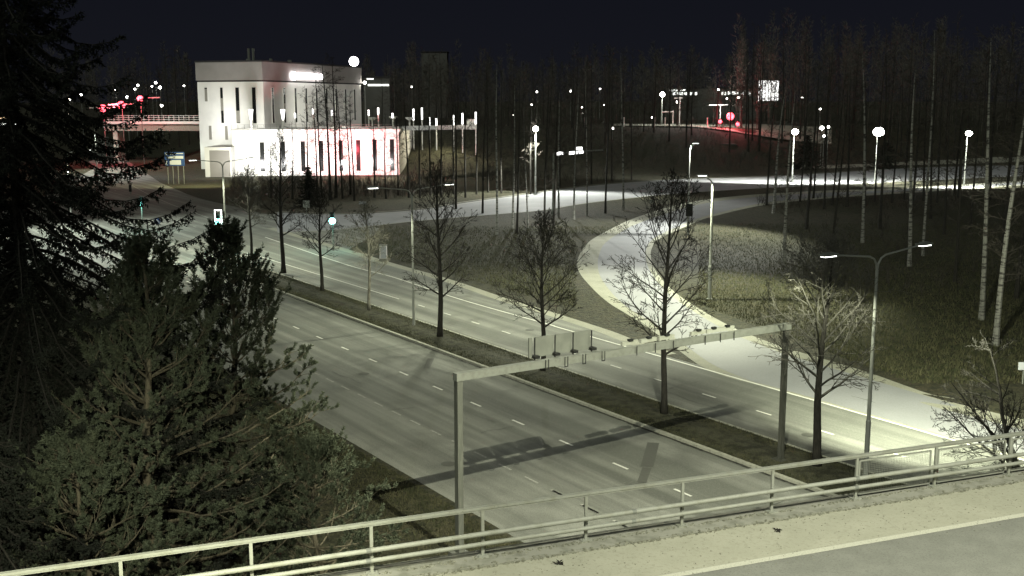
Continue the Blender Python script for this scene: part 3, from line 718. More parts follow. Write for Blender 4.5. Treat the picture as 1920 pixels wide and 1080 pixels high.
for b_,h_,lb,wl,wr in ((LA,9.75,'double-armed street lamp on the median close to the bridge railing',900,9200),
                 (LB,9.9,'double-armed slim street lamp standing midway along the median',1100,1500),
                 (LC,10.0,'double-armed street lamp in front of the white building',2200,3200)):
    pole_lamp(b_,h_,lb)
    for sg,wt in ((-1,wl),(1,wr)):
        t_=arm_tip(b_,h_,sg); ra=b_ is LA and sg>0; lamp('lamp_light',t_-Vector((0,0,0.15)),t_-Vector((0,0,10))+(D*4.5+E_*11 if ra else E_*2*sg),wt*(1.5 if ra else 1.0),104 if ra else 150,0.9 if not ra else 0.55,GREEN)
for (px,h_,wt,lb) in (((135,440),10,8000,'street lamp behind the black spruce lighting the crossing'),((182,322),10,7000,'street lamp behind the spruce where the main road bends away')):
    b_=at(*px); pole_lamp(b_,h_,lb,False,2.0,0.09,ang=0.2,group='street lamps left of the main road')
    lamp('lamp_light',b_+Vector((2.4,0.4,h_)),b_+Vector((5,0,0)),wt,155,0.9,(0.92,1.0,0.88))
# single lamps of the slip road
LD=at(1330,562); pole_lamp(LD,9.9,'single street lamp standing inside the slip road bend',False,0.45,0.12,ang=math.pi,group='slip road lamps')
lamp('lamp_light',LD+Vector((-0.9,0,9.8)),LD+Vector((-2.4,-0.6,0)),12000,138,0.9,GREEN)
LE=at(1289,440); pole_lamp(LE,10.8,'thin pale lamp pole behind the slip road bend',False,0.3,0.09,ang=0.3,group='slip road lamps')
lamp('lamp_light',LE+Vector((0.5,0,10.6)),LE+Vector((-3.2,-2.0,0)),13500,142,0.9,WHITE)
LF=at(1004,366); o=pole_lamp(LF,11.3,'white lamp pole with a glowing round head beyond the side road',False,0.2,0.14,ang=-1.5,lens='lamp_glow',group='lamps along the side road')
gl_=MB(); gl_.sphere((0,0,11.35),0.45,12,8); gl_.build('globe',M['lamp_glow'],o)
lamp('lamp_light',LF+Vector((0,-0.6,10.8)),LF+Vector((0,-5,0)),17000,160,0.9,WHITE)
# dazzling lamps beyond the wood
for (x,yb,yt,rr,wt,lb) in ((1485,342,247,0.95,6000,'dazzling lamp leftmost of the three shining through the wood'),(1640,342,247,1.5,13000,'most dazzling lamp, in the middle of the three in the wood'),(1807,350,250,0.85,4500,'dazzling lamp rightmost of the three shining through the wood')):
    b_=at(x,yb); h_=zat(b_.y,yt); b_.z=0
    o=pole_lamp(b_,h_,lb,False,0.3,0.12,ang=-1.57,lens='lamp_glow',group='dazzling lamps in the wood')
    g_=MB(); g_.sphere((0,-0.75,h_),rr*0.72,14,10,0.8); g_.build('globe',M['lamp_glow'],o)
    lamp('lamp_light',b_+Vector((0,-1.7,h_)),b_+Vector((0,11,0)),wt*4.2,150,0.7,WHITE,r=0.3)
# distant street lamps
proto=empty('street_lamp',(0,0,0),'x','street lamp','distant street lamps')
m=MB(); m.tube([(0,0,0),(0,0,10)],[0.11,0.07],6); m.build('pole',M['pole'],proto)
m=MB(); m.sphere((0,0,10.15),0.42,8,6,0.85); m.build('globe',M['lamp_far'],proto)
dl=[(19,190,430,1.0),(130,187,430,.9),(152,178,430,1.0),(217,169,430,.9),(258,160,430,1.0),(253,167,430,.8),(292,155,430,1.0),(300,164,430,1.3),(285,162,430,.7),(238,182,430,.9),(303,198,400,1.0),(128,213,400,.8),(345,161,430,.7),(118,195,420,.6),
    (1007,172,450,.9),(1070,171,450,.9),(1125,167,450,.7),(997,196,430,.7),(1133,196,430,.6),(1091,201,430,.6),(962,238,380,.8),(772,163,420,.7),(1347,168,450,.9),(1385,183,420,.9),(1363,185,430,.7),(1504,183,420,.9),(1270,191,400,.9),(1148,276,300,.7),(1541,240,270,1.1),(1538,204,330,.7),(1553,238,275,.7),(1222,264,330,.5),(684,155,300,.9),(1094,212,430,.5),(1545,255,275,.7)]
dl.sort()
for i,(x,y,Y,s_) in enumerate(dl):
    z=zat(Y,y); X=xat(Y,x,y); g=gz(X,Y); lb='far street lamp, %s from the left among the distant points of light' % nth(i)
    o=proto if i==0 else dup(proto)
    o['label']=lb; o.location=(X,Y,g); k_=max(3.0,z-g)/10.15
    o.scale=(1,1,k_)
    for ch in o.children:
        if ch.name.startswith('globe'): ch.scale=(s_*1.15,s_*1.15,s_*1.15/k_); ch.location=(0,0,10.15-10.15*s_*1.15/k_)
# J lamp and the lit road far right
LJ=Vector((xat(355,1241,210),355,gz(48,355))); hJ=zat(355,177)-LJ.z
o=pole_lamp(LJ,hJ,'bright lamp at the left end of the far lit road',False,0.2,0.2,ang=-1.57,lens='lamp_glow',group='lamps of the far road')
g_=MB(); g_.sphere((0,-0.4,hJ),0.75,12,8); g_.build('globe',M['lamp_glow'],o)
lamp('lamp_light',LJ+Vector((0,-1.2,hJ)),LJ,4000,170,0.8,WHITE,kind='POINT',r=0.3)
def fz(X,Y): return gz(X,Y)
fa=[Vector((xat(Y_,x,y),Y_,0)) for (x,y,Y_) in ((1150,235,372),(1250,235,370),(1400,235,365),(1560,232,360))]
fb=[Vector((xat(Y_,x,y),Y_,0)) for (x,y,Y_) in ((1150,240,340),(1250,243,335),(1400,247,325),(1560,245,325))]
tag(strip(fa,fb,0.35,60,True).build('far_road',M['shoulder']),kind='structure')
for X,Y,wt,cl in ((50,348,9000,WHITE),(66,344,9000,(1,.8,.75)),(75,344,7000,(1,.5,.45))):
    pass

# ------------------------------------------------------------------ gantry
gb=rf(0,0); GV=at(1463,868)-gb; gl_len=GV.length; EG=GV.normalized(); hG=zat(gb.y,706); hR=zat((gb+GV).y,612)-hG
o=empty('sign_gantry',gb,'grey sign gantry spanning the near roadway with panels seen from behind','gantry')
rzE=math.atan2(EG.y,EG.x)
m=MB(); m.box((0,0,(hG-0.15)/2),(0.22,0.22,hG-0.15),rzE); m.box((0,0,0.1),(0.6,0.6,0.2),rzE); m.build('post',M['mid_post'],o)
e_=EG*gl_len; m=MB(); m.box((e_.x,e_.y,(hG+hR-0.17)/2),(0.21,0.21,hG+hR-0.17),rzE); m.box((e_.x,e_.y,0.1),(0.6,0.6,0.2),rzE); m.build('post',M['shaded_post'],o)
m=MB(); m.beam(Vector((0,0,hG))-EG*0.14,e_+Vector((0,0,hG+hR))+EG*0.2,0.26,0.27); m.build('beam',M['galv'],o)
def gp(u,z,off=0): return EG*(gl_len*u)+Vector((0,0,hG+z+hR*u))+D*off
def upx(x):       # fraction along the beam seen at column x
    best=0;bd=1e9
    for i in range(401):
        u=i/400; p=gb+gp(u,0); c=960+FPX*p.x/(p.y*math.cos(PITCH)+(H-p.z)*math.sin(PITCH))
        if abs(c-x)<bd: bd=abs(c-x);best=u
    return best
us=[upx(x) for x in (1008,1045,1079,1113)]
for i in range(3):
    m=MB(); a,b=us[i],us[i+1]; m.beam(gp(a,0.60,0.22)+EG*0.05,gp(b,0.60,0.22)-EG*0.05,0.06,0.74)
    m.build('sign_panel',M['sign_grey'],o)
m=MB(); m.beam(gp(us[0],0.60,0.22)-EG*0.24,gp(us[0],0.60,0.22)-EG*0.10,0.06,0.74); m.build('sign_panel',M['sign_grey'],o)
for u_ in us: 
    m=MB(); m.beam(gp(u_,0.14,0.17),gp(u_,0.96,0.17),0.07,0.05); m.build('sign_bracket',M['dark_metal'],o)
    m=MB(); m.beam(gp(u_,0.26,-0.02),gp(u_,0.26,0.3),0.22,0.10); m.build('bracket_foot',M['dark_metal'],o)
for x in (1190,1224,1258,1318,1346,1372):
    u_=upx(x); m=MB(); m.beam(gp(u_,0.22,0.30)-EG*0.42,gp(u_,0.22,0.30)+EG*0.42,0.12,0.16); s_=m.build('signal_light_bar',M['rail'],o)
    m=MB(); m.beam(gp(u_,0.33,0.26)-EG*0.10,gp(u_,0.33,0.26)+EG*0.12,0.12,0.09); m.build('fitting',M['dark_metal'],s_)
    m=MB(); m.beam(gp(u_,-0.20,-0.155),gp(u_,0.17,-0.155),0.04,0.03); m.build('clamp',M['dark_metal'],o)
for x in (1021,1057,1091,1126):
    u_=upx(x); m=MB()
    for s_ in (-0.07,0.07): m.beam(gp(u_,-0.20,-0.155)+EG*s_,gp(u_,0.17,-0.155)+EG*s_,0.022,0.03)
    m.beam(gp(u_,-0.20,-0.155)-EG*0.08,gp(u_,-0.20,-0.155)+EG*0.08,0.022,0.03); m.build('clamp',M['dark_metal'],o)

# ------------------------------------------------------------------ the bridge we look from
zB=6.45
BD=Vector((math.sin(R(69.0)),math.cos(R(69.0)),0)); BN=Vector((-BD.y,BD.x,0))      # along the bridge / outward to the road
B0=at(1098,1016,zB)                                                                 # foot of a railing post
def bp(s,n,z=0.0): return B0+BD*s+BN*n+Vector((0,0,z))
def slab(n0,n1,z0,z1,s0=-45,s1=60):
    m=MB(); A=[bp(s0,n0,z0),bp(s1,n0,z0),bp(s1,n1,z0),bp(s0,n1,z0)]; T=[Vector((p.x,p.y,B0.z+z1)) for p in A]
    n=len(m.v); m.v+=[tuple(p) for p in A+T]; m.f+=[(3,2,1,0),(4,5,6,7),(0,1,5,4),(1,2,6,5),(2,3,7,6),(3,0,4,7)]; return m
o=empty('bridge_deck',bp(0,0,-0.9),'concrete road bridge deck across the bottom right corner','bridge')
def absb(m,name,mt,par): 
    m.v=[tuple(Vector(v)-par.location) for v in m.v]; return m.build(name,mt,par)
absb(slab(-14,0.38,-0.95,-0.06),'deck_slab',M['concrete'],o)
absb(slab(-0.42,0.36,-0.058,0.03),'edge_beam',M['concrete'],o)
# irregular mossy joint beside the edge beam
absb(slab(-2.0,-0.425,-0.058,-0.012),'shoulder_paving',M['deck_shoulder'],o)
def n_at(x,y,z):
    q=at(x,y,zB+z)-B0; return q.dot(BN), q.dot(BD)
nl=(n_at(1280,1075,0)[0]+n_at(1920,965,0)[0])/2
print('white line n',nl)
absb(slab(-14,-2.0,-0.058,-0.012),'roadway',M['deck_asphalt'],o) if nl> -2.0 else absb(slab(nl+0.12,-2.0,-0.058,-0.0125),'shoulder_paving',M['deck_shoulder'],o)
absb(slab(-14,nl+0.12,-0.058,-0.013),'roadway',M['deck_asphalt'],o)
m=MB(); m.quad(bp(-45,nl-0.09,-0.006),bp(60,nl-0.09,-0.006),bp(60,nl+0.10,-0.006),bp(-45,nl+0.10,-0.006)); M['deck_paint']=mat('deck_line_paint',(0.54,0.54,0.45),0.8,noise=[(30,(0.36,0.36,0.29),0.5,0.68,0.8,None)]); absb(m,'edge_line',M['deck_paint'],o)
# grit along the edge beam: stuff
g=random.Random(4); m=MB()
for _ in range(2600):
    s_=g.uniform(-12,22); n_=-0.44+g.gauss(0,0.03) if g.random()<0.6 else 0.02*g.gauss(0,1)-0.12*g.random(); r_=g.uniform(0.008,0.028)
    c=bp(s_,n_,0.0 if n_<-0.42 else 0.035); m.box(c,(r_*2,r_*1.6,r_*1.3),g.uniform(0,3))
for _ in range(900):
    s_=g.uniform(-4,22); n_=g.uniform(-2.6,-0.5); r_=g.uniform(0.004,0.013); m.box(bp(s_,n_,-0.008),(r_*2,r_*1.6,r_*1.2),g.uniform(0,3))
M['grit']=mat('grit',(0.16,0.16,0.12),0.9,noise=[(12,(0.30,0.30,0.24),0.4,0.6,1,None)])
tag(m.build('grit',M['grit']),kind='stuff')
# dead plant tufts
for (x,y,sz,lb) in ((1048,1057,0.16,'withered weed lying on the bridge shoulder, left of two'),(1458,995,0.13,'small dark clod on the bridge shoulder, right of two')):
    c=at(x,y,zB-0.01); rnd=random.Random(x); m=MB()
    for k_ in range(26):
        d=Vector((rnd.uniform(-1,1),rnd.uniform(-1,1),rnd.uniform(0.1,0.6))).normalized(); L=sz*rnd.uniform(0.3,1); b=Vector((rnd.uniform(-1,1),rnd.uniform(-1,1),0))*sz*0.4
        m.tube([b,b+d*L*0.5,b+d*L+Vector((0,0,-L*0.2))],[0.006,0.014,0.004],4,cap=False)
    tag(m.build('weed_tuft',M['bark'],loc=c),lb,'weed','debris on the bridge')
# railing
o=empty('bridge_railing',bp(0,0,0),'steel bridge railing with three rails across the foreground','railing')
ROOT=o.location.copy()
HR=1.12
m=MB(); m.beam(BD*-45+Vector((0,0,HR)),BD*60+Vector((0,0,HR)),0.10,0.05); m.beam(BD*-45+Vector((0,0,HR-0.045)),BD*60+Vector((0,0,HR-0.045)),0.06,0.035); m.build('top_rail',M['rail'],o)
for zz,nn,rr_,nm in ((0.60,-0.15,0.052,'middle_rail'),(0.37,-0.13,0.047,'lower_rail')):
    m=MB(); m.tube([BD*s_+BN*nn+Vector((0,0,zz)) for s_ in range(-45,61,15)],rr_,10); m.build(nm,M['rail'],o,smooth=True)
for s_ in [i*6.0+1.1 for i in range(-7,10)]:
    for zz,nn,rr_ in ((0.60,-0.15,0.057),(0.37,-0.13,0.052)): m=MB(); m.tube([BD*(s_-0.05)+BN*nn+Vector((0,0,zz)),BD*(s_+0.05)+BN*nn+Vector((0,0,zz))],rr_,10); m.build('rail_joint',M['galv'],o)
posts=[n_at(x,y,0)[1] for x,y in ((904,1050),(1098,1016),(1278,985),(1448,955),(1607,925))]
print('post s',posts)
SP=(posts[4]-posts[1])/3*0.955
rzB=math.atan2(BD.y,BD.x)
for i in range(-18,26):
    s_=i*SP
    m=MB(); c=BD*s_; m.box((c.x,c.y,(HR-0.06)/2+0.03),(0.065,0.05,HR-0.12),rzB); 
    q=c+BN*-0.07
    for zz in (0.60,0.37): m.box((q.x,q.y,zz),(0.055,0.12,0.05),rzB)
    m.box((c.x,c.y,0.045),(0.24,0.20,0.03),rzB)
    for dx in (-0.09,0.09):
        w_=c+BD*dx-BN*0.05; m.tube([w_+Vector((0,0,0.04)),w_+Vector((0,0,0.10))],0.012,6)
    m.build('post',M['rail'],o)
# mesh panels on the right part
for i in range(3,9):
    a=i*SP+0.12; b=(i+1)*SP-0.12; n_=0.05
    m=MB(); z0,z1=0.12,HR-0.16
    A=lambda s_,z: BD*s_+BN*n_+Vector((0,0,z))
    for (p,q_) in ((A(a,z0),A(b,z0)),(A(a,z1),A(b,z1)),(A(a,z0),A(a,z1)),(A(b,z0),A(b,z1))): m.beam(p,q_,0.035,0.035)
    fr=m.build('panel_frame',M['rail'],o)
    m=MB(); s_=a+0.05
    while s_<b: m.tube([A(s_,z0),A(s_,z1)],0.0028,3,cap=False); s_+=0.05
    z_=z0+0.05
    while z_<z1: m.tube([A(a,z_),A(b,z_)],0.0028,3,cap=False); z_+=0.05
    m.build('wire_mesh',M['rail'],fr)

# added unseen lamp, head just above the frame, placed to throw the gantry's shadow
BL=Vector((5.5,25.2,18.6)); pb=Vector((16.2,26.6,zB))
o=empty('street_lamp',pb,'added unseen lamp throwing the gantry shadow, pole outside the frame on the right','street lamp')
m=MB(); m.tube([(0,0,0),(0,0,12.2)],[0.13,0.08],8); m.tube([(0,0,12.2),(-0.4,0,12.9),BL-pb+Vector((0.4,0,0.2))],[0.06,0.05,0.05],6); m.build('pole',M['pole'],o)
m=MB(); m.box(BL-pb+Vector((0,0,0.15)),(0.9,0.32,0.1)); m.build('lamp_head',M['galv'],o)
lamp('lamp_light',BL,(-1.0,46,0),15500,62,0.3,(1.0,1.0,0.76),r=0.05)
# unseen lamps above the frame lighting the near bridge road, no fixtures
lamp('lamp_light',(2,11.5,19),(4,16.5,6.4),4700,92,0.6,(1.0,1.0,0.80),r=0.15)
lamp('lamp_light',(16,15,19),(14,20,6.4),5300,92,0.6,(1.0,1.0,0.80),r=0.15)

lamp('lamp_light',(-5,12,13.5),(-9,28,0),5200,72,0.9,(1.0,1.0,0.74),r=0.15)  # added light without a fixture, brightening the near pines
# ------------------------------------------------------------------ white building
def wallq(m,a,b,z0,z1): m.quad((a.x,a.y,z0),(b.x,b.y,z0),(b.x,b.y,z1),(a.x,a.y,z1))
def prism(pts,z0,z1):
    m=MB(); n=len(pts)
    for i in range(n):
        a,b=pts[i],pts[(i+1)%n]; m.quad((a[0],a[1],z0),(b[0],b[1],z0),(b[0],b[1],z1),(a[0],a[1],z1))
    m.poly([(p[0],p[1],z1) for p in pts]); m.poly([(p[0],p[1],z0) for p in pts][::-1]); return m
YT=258.0
TL=Vector((xat(YT,371,180),YT,0)); TC=Vector((xat(YT-6,494,180),YT-6,0)); TRt=Vector((xat(300,677,180),300,0))
zr=zat(YT-6,115.5); zs=zat(YT-6,153)
TB=TL+(TRt-TC)
o=empty('white_building',TC,'floodlit white building with tall narrow windows and grey top storey','building')
loc=lambda p:(p.x-TC.x,p.y-TC.y)
m=prism([loc(TL),loc(TC),loc(TRt),loc(TB)],0,zs); m.build('wall',M['wall'],o)
def grow(p,k_): 
    c=(TL+TC+TRt+TB)/4; return p+(p-c).normalized()*k_
m=prism([loc(grow(p,0.35)) for p in (TL,TC,TRt,TB)],zs+0.35,zr); rfp=m.build('upper_storey',M['fascia'],o)
m=prism([loc(grow(p,-0.2)) for p in (TL,TC,TRt,TB)],zs,zs+0.35); m.build('shadow_gap',M['roofing'],o)
m=prism([loc(grow(p,0.5)) for p in (TL,TC,TRt,TB)],zr,zr+0.35); rf_=m.build('roof',M['roofing'],o)
for (u,v,hh,r_) in ((0.45,0.2,3.2,0.32),(0.52,0.2,3.2,0.32),(0.62,0.3,1.0,0.4),(0.25,0.3,1.0,0.35),(0.75,0.4,0.8,0.5)):
    c=TL+(TC-TL)*u+(TRt-TC)*v; m=MB(); m.tube([(c.x-TC.x,c.y-TC.y,zr+0.3),(c.x-TC.x,c.y-TC.y,zr+0.3+hh)],r_,8); m.build('vent_pipe',M['galv'],rf_)
def window(a,b,u,z0,z1,wd,par,org,mt='glass',outn=None,dimpart=None):
    d=(b-a).normalized(); n=Vector((d.y,-d.x,0)); c=a+(b-a)*u; 
    m=MB(); p=c+n*0.02-org; m.beam((p.x,p.y,z0),(p.x,p.y,z1),0.04,wd) if False else None
    q=lambda s_,z,of: (c.x+d.x*s_+n.x*of-org.x, c.y+d.y*s_+n.y*of-org.y, z)
    fm=MB(); fw=0.13
    for (s0,s1,za,zb) in ((-wd/2-fw,-wd/2,z0-fw,z1+fw),(wd/2,wd/2+fw,z0-fw,z1+fw),(-wd/2,wd/2,z0-fw,z0),(-wd/2,wd/2,z1,z1+fw)):
        v=[q(s0,za,0),q(s1,za,0),q(s1,za,0.10),q(s0,za,0.10),q(s0,zb,0),q(s1,zb,0),q(s1,zb,0.10),q(s0,zb,0.10)]
        k0=len(fm.v); fm.v+=v; fm.f+=[(k0,k0+1,k0+2,k0+3),(k0+4,k0+5,k0+6,k0+7),(k0,k0+1,k0+5,k0+4),(k0+1,k0+2,k0+6,k0+5),(k0+2,k0+3,k0+7,k0+6),(k0+3,k0,k0+4,k0+7)]
    fo=fm.build('window',M['wall'],par)
    g_=MB(); g_.quad(q(-wd/2,z0,0.025),q(wd/2,z0,0.025),q(wd/2,z1,0.025),q(-wd/2,z1,0.025)); g_.build('pane',M[mt],fo)
    if dimpart:
        g_=MB(); za=z0+(z1-z0)*dimpart[0]; zb=z0+(z1-z0)*dimpart[1]
        g_.quad(q(-wd/2,za,0.032),q(wd/2,za,0.032),q(wd/2,zb,0.032),q(-wd/2,zb,0.032)); g_.build('blind',M['glass_dim'],fo)
zt=zat(YT-4,164); zm=zat(YT-4,231); zl0=zat(YT-2,236); zl1=zat(YT-2,262)
for i,(u,dp) in enumerate(((0.13,(0.0,0.9)),(0.37,(0.35,0.7)),(0.61,(0.02,0.35)),(0.86,None))):
    window(TL,TC,u,zm if i else zat(YT,190),zt,0.75 if i<2 else 1.0,o,TC,'glass',dimpart=dp)
for u in (0.17,0.42): window(TL,TC,u,zl1,zl0,0.8,o,TC,'glass_dim',dimpart=None)
for i in range(9): window(TC,TRt,0.08+i*0.105,zm,zt,1.0,o,TC,'glass',dimpart=(0.3,0.55) if i%2 else None)
# roof signs, illegible glow: disc and rounded bar
d=(TRt-TC).normalized(); n=Vector((d.y,-d.x,0))
def on_face(u,z,of): return TC+(TRt-TC)*u+n*of+Vector((0,0,z))-TC
ym=zat(262,142)
so_=empty('facade_sign',on_face(0.26,ym,0.5)+TC,'glowing white sign with round emblem under the roof edge','sign')
m=MB(); m.tube([Vector((0,0,0)),n*0.3],0.95,18); m.build('emblem',M['sign_lit'],so_)
m=MB(); 
L=d*12.2
pts=[]; 
m.beam(d*1.6+Vector((0,0,0.1)),d*1.6+L+Vector((0,0,0.1)),0.3,1.25); m.tube([d*1.6+L+Vector((0,0,0.1)),d*1.6+L+Vector((0,0,0.1))+n*0.15],0.62,14); m.build('lettering',M['sign_lit'],so_)
c=TC+(TRt-TC)*0.93+Vector((0,0,zr)); so_=empty('roof_sign',c,'glowing round sign standing on the far roof corner','sign')
m=MB(); m.tube([(-0.5,0,0.3),(-0.5,0,1.2)],0.06,6); m.tube([(0.5,0,0.3),(0.5,0,1.2)],0.06,6); m.build('stand',M['dark_metal'],so_)
m=MB(); m.tube([(-0.15,-0.2,1.6),(-0.15,0.2,1.6)],1.25,18); m.build('face',M['sign_lit'],so_)
# podium
YP=239.0
PA=Vector((xat(YP,436,290),YP,0)); PB=Vector((xat(YP+4,748,290),YP+4,0)); PC=Vector((PB.x+1,YP+26,0)); PD=Vector((PA.x-0.5,YP+20,0))
zp=zat(YP,247)
o=empty('podium_building',PA,'dazzling white floodlit podium hall below the tall building','building')
lc=lambda p:(p.x-PA.x,p.y-PA.y)
prism([lc(PA),lc(PB),lc(PC),lc(PD)],-0.5,zp).build('wall',M['wall'],o)
prism([lc(p) for p in (PA+Vector((-.3,-.3,0)),PB+Vector((.3,-.3,0)),PC,PD)],zp,zp+0.5).build('roof_edge',M['wall'],o)
for x in (491,530,567,601,638,671,702,735):
    u=(x-436)/(748-436); window(PA,PB,u,zat(YP,322),zat(YP,268-(x-436)*0.02),0.95,o,PA,'glass')
# terrace rail
m=MB()
for zz in (0.55,1.0,1.45): m.beam(Vector((0,0,zp+zz)),Vector((*lc(PB),zp+zz)),0.05,0.05)
for i in range(27):
    p=Vector((*lc(PA.lerp(PB,i/26)),0)); m.beam(p+Vector((0,0,zp+0.5)),p+Vector((0,0,zp+1.5)),0.06,0.06)
m.build('terrace_rail',M['galv'],o)
# garage block and door left of podium
GA=Vector((xat(236,384,300),236,0)); GB=Vector((xat(236,434,300),236,0))
o=empty('garage_block',GA,'small white garage block left of the floodlit podium','building')
prism([(0,0),(GB.x-GA.x,0),(GB.x-GA.x,14),(0,14)],-0.5,zat(236,276)).build('wall',M['wall'],o)
m=MB(); a=(xat(235.9,393,300)-GA.x); b=(xat(235.9,431,300)-GA.x); m.quad((a,-0.06,0),(b,-0.06,0),(b,-0.06,zat(236,282)),(a,-0.06,zat(236,282))); m.build('door',M['fascia'],o)
# boxes and posts on the plaza
pl_=[(470,205),(530,205),(553,212),(587,204),(622,206),(691,206),(709,202),(736,212),(775,204),(791,202),(805,220),(818,222),(850,216),(867,212),(892,210)]
for i,(x,y) in enumerate(pl_):
    Yp=246+ (i%3)*2 if x<760 else 262; X=xat(Yp,x,y); base=zp if x<760 else gz(X,Yp); top=zat(Yp,y)
    fl=x in (470,530); nm='plaza_lamp'
    oo=empty(nm,(X,Yp,base),'%s on the terrace above the podium, %s from the left' % ('funnel-headed lamp' if fl else 'slim white lamp post',nth(i)),'lamp','terrace lamp posts')
    m=MB(); h_=top-base; m.tube([(0,0,0),(0,0,h_*0.75)],0.14,7); m.build('pole',M['wall'],oo)
    m=MB(); m.tube([(0,0,h_*0.5 if fl else h_*0.72),(0,0,h_)],[0.2,0.55] if fl else [0.2,0.2],8); m.build('shade',M['screen'],oo)
# round table-like heads
for i,(x,y) in enumerate(((698,222),(737,220),(768,222))):
    Yp=250; X=xat(Yp,x,y); top=zat(Yp,y); b0=zat(Yp,236)
    oo=empty('plaza_lamp',(X,Yp,b0),'mushroom-shaped terrace lamp, %s of three' % nth(i),'lamp','mushroom terrace lamps')
    m=MB(); m.tube([(0,0,0),(0,0,top-b0)],0.2,7); m.build('pole',M['wall'],oo)
    m=MB(); m.tube([(0,0,top-b0-0.4),(0,0,top-b0),(0,0,top-b0+0.25)],[0.35,1.0,0.95],10); m.build('shade',M['wall'],oo)
# terrace parapet running right
m=MB(); a=Vector((PB.x+0.4,YP+9,0)); b=Vector((xat(262,893,235),262,0)); 
m.beam((0,0,zat(250,240)),(b.x-a.x,b.y-a.y,zat(262,238)),0.3,1.0); tag(m.build('terrace_wall',M['wall'],loc=(a.x,a.y,0)),'low lit terrace wall running right from the podium','wall')
X=xat(262,884,235); m=MB(); m.box((0,0,1.2),(2.2,0.6,2.4)); tag(m.build('transformer_box',M['wall'],loc=(X,262.5,zat(262,243))),'white box at the right end of the terrace wall','cabinet')
# floodlights on the facades
def flood(x,y,Y,tgt,wt,col=(1,1,0.97),cone=120):
    z=zat(Y,y); lamp('flood_light',(xat(Y,x,y),Y,z),tgt,wt,cone,0.7,col,r=0.3)
for x,wt in ((470,9000),(520,9000),(575,8000),(630,6000),(690,7500),(730,6000)):
    p=Vector((xat(229,x,300),229,2.0)); lamp('flood_light',p,(p.x,YP,4.5),wt*0.6,130,0.8,(1,0.99,0.97),r=0.3)
p=Vector((xat(230,655,290),230,5)); lamp('flood_light',p,(p.x,YP,5),14000,130,0.8,(1.0,0.08,0.12),r=0.3)
lamp('flood_light',(xat(246,390,230),246,zat(246,250)),(xat(YT,400,200),YT,zat(YT,205)),4000,120,0.9,(1,0.99,0.97),r=0.3)
lamp('flood_light',(xat(243,470,230),243,zp+1.5),(xat(YT,470,200),YT,zat(YT,195)),2300,140,0.9,(1,0.98,0.94),r=0.3)
lamp('flood_light',(xat(270,650,200),256,zp+2),(xat(290,640,200),290,zat(290,190)),7000,150,0.9,(1,1,0.90),r=0.3)
lamp('flood_light',(xat(232,405,280),228,3.5),(xat(236,408,290),236,2),1500,150,0.9,(1,0.99,0.85),r=0.3)
lamp('flood_light',(xat(206,375,290),206,8.5),(xat(222,372,320),222,0),9000,160,0.9,(1,0.95,0.55),r=0.3)  # added light for the direction board and grass slope, no fixture
lamp('flood_light',(xat(240,720,340),234,7),(xat(230,700,340),226,0),7500,160,0.9,(1,0.85,0.6),r=0.3)
lamp('flood_light',(xat(262,840,260),262,zat(262,215)),(xat(250,840,280),250,3),8500,160,0.9,(1,0.9,0.62),r=0.3)

# ------------------------------------------------------------------ overpass at the far left
Yo=300.0
o=empty('overpass',(xat(Yo,310,235),Yo,0),'far overpass with a pale parapet left of the white building','bridge')
X0=xat(Yo,196,232); X1=xat(Yo,374,232); ox=o.location.x
zt_=zat(Yo,229); zb_=zat(Yo,245)
m=MB(); m.box(((X0+X1)/2-ox,3,(zt_+zb_)/2-0.2),(X1-X0,6,zt_-zb_-0.3)); m.build('deck',M['concrete'],o)
m=MB(); m.box(((X0+X1)/2-ox,-0.3,zt_-0.15),(X1-X0,0.5,0.7)); m.build('parapet',M['wall'],o)
m=MB(); 
for zz in (0.7,1.25,1.75): m.beam((X0-ox,-0.3,zt_+zz),(X1-ox,-0.3,zt_+zz),0.08,0.09)
x=X0
while x<X1: m.beam((x-ox,-0.3,zt_),(x-ox,-0.3,zt_+1.8),0.09,0.09); x+=1.35
m.build('railing',M['wall'],o)
for xx in (214,): 
    m=MB(); x=xat(Yo,xx,250)-ox; m.box((x,3,zb_/2),(1.2,4.5,zb_)); m.build('pier',M['concrete'],o)
lamp('flood_light',(xat(Yo,330,210),Yo-10,zt_+7),(xat(Yo,320,240),Yo,zt_),3800,150,0.9,(1,1,0.9),r=0.3)
lamp('flood_light',(xat(Yo,235,210),Yo-16,zt_+4),(xat(Yo,240,240),Yo-4,4),500,160,0.9,(1,0.25,0.3),r=0.3)
lamp('flood_light',(xat(Yo,215,210),Yo-8,3),(xat(Yo,215,270),Yo+10,0),2500,160,0.9,(1,1,0.95),r=0.3)
# red signals on a mast arm at the far left
ls=[(193,203,1.5),(228,197,1.6),(263,185,1.25)]
Ys=285.0
for i,(x,y,r_) in enumerate(ls):
    X=xat(Ys,x,y); z=zat(Ys,y)
    oo=empty('traffic_light',(X,Ys,gz(X,Ys)),'dazzling red traffic light, %s of the three above the far overpass' % ('leftmost','middle','rightmost')[i],'traffic light','red lights over the overpass')
    g0=gz(X,Ys); m=MB(); m.tube([(0,0.3,0),(0,0.3,z-g0+0.5)],[0.12,0.08],6); m.build('pole',M['pole'],oo)
    m=MB(); m.box((0,0.25,z-g0),(1.4,0.3,1.6)); m.build('housing',M['dark_metal'],oo)
    m=MB(); m.sphere((0,-0.1,z-g0),r_*0.62,12,8); m.build('lens',M['red'],oo)
    m=MB(); m.tube([(-3.5 if i<2 else -1,0.2,z-g0+0.1),(3.0 if i<2 else 5,0.2,z-g0+(0.1 if i else 0.0)+0.2)],0.16,6); m.build('arm',M['redhalo'] if False else M['wall'],oo)
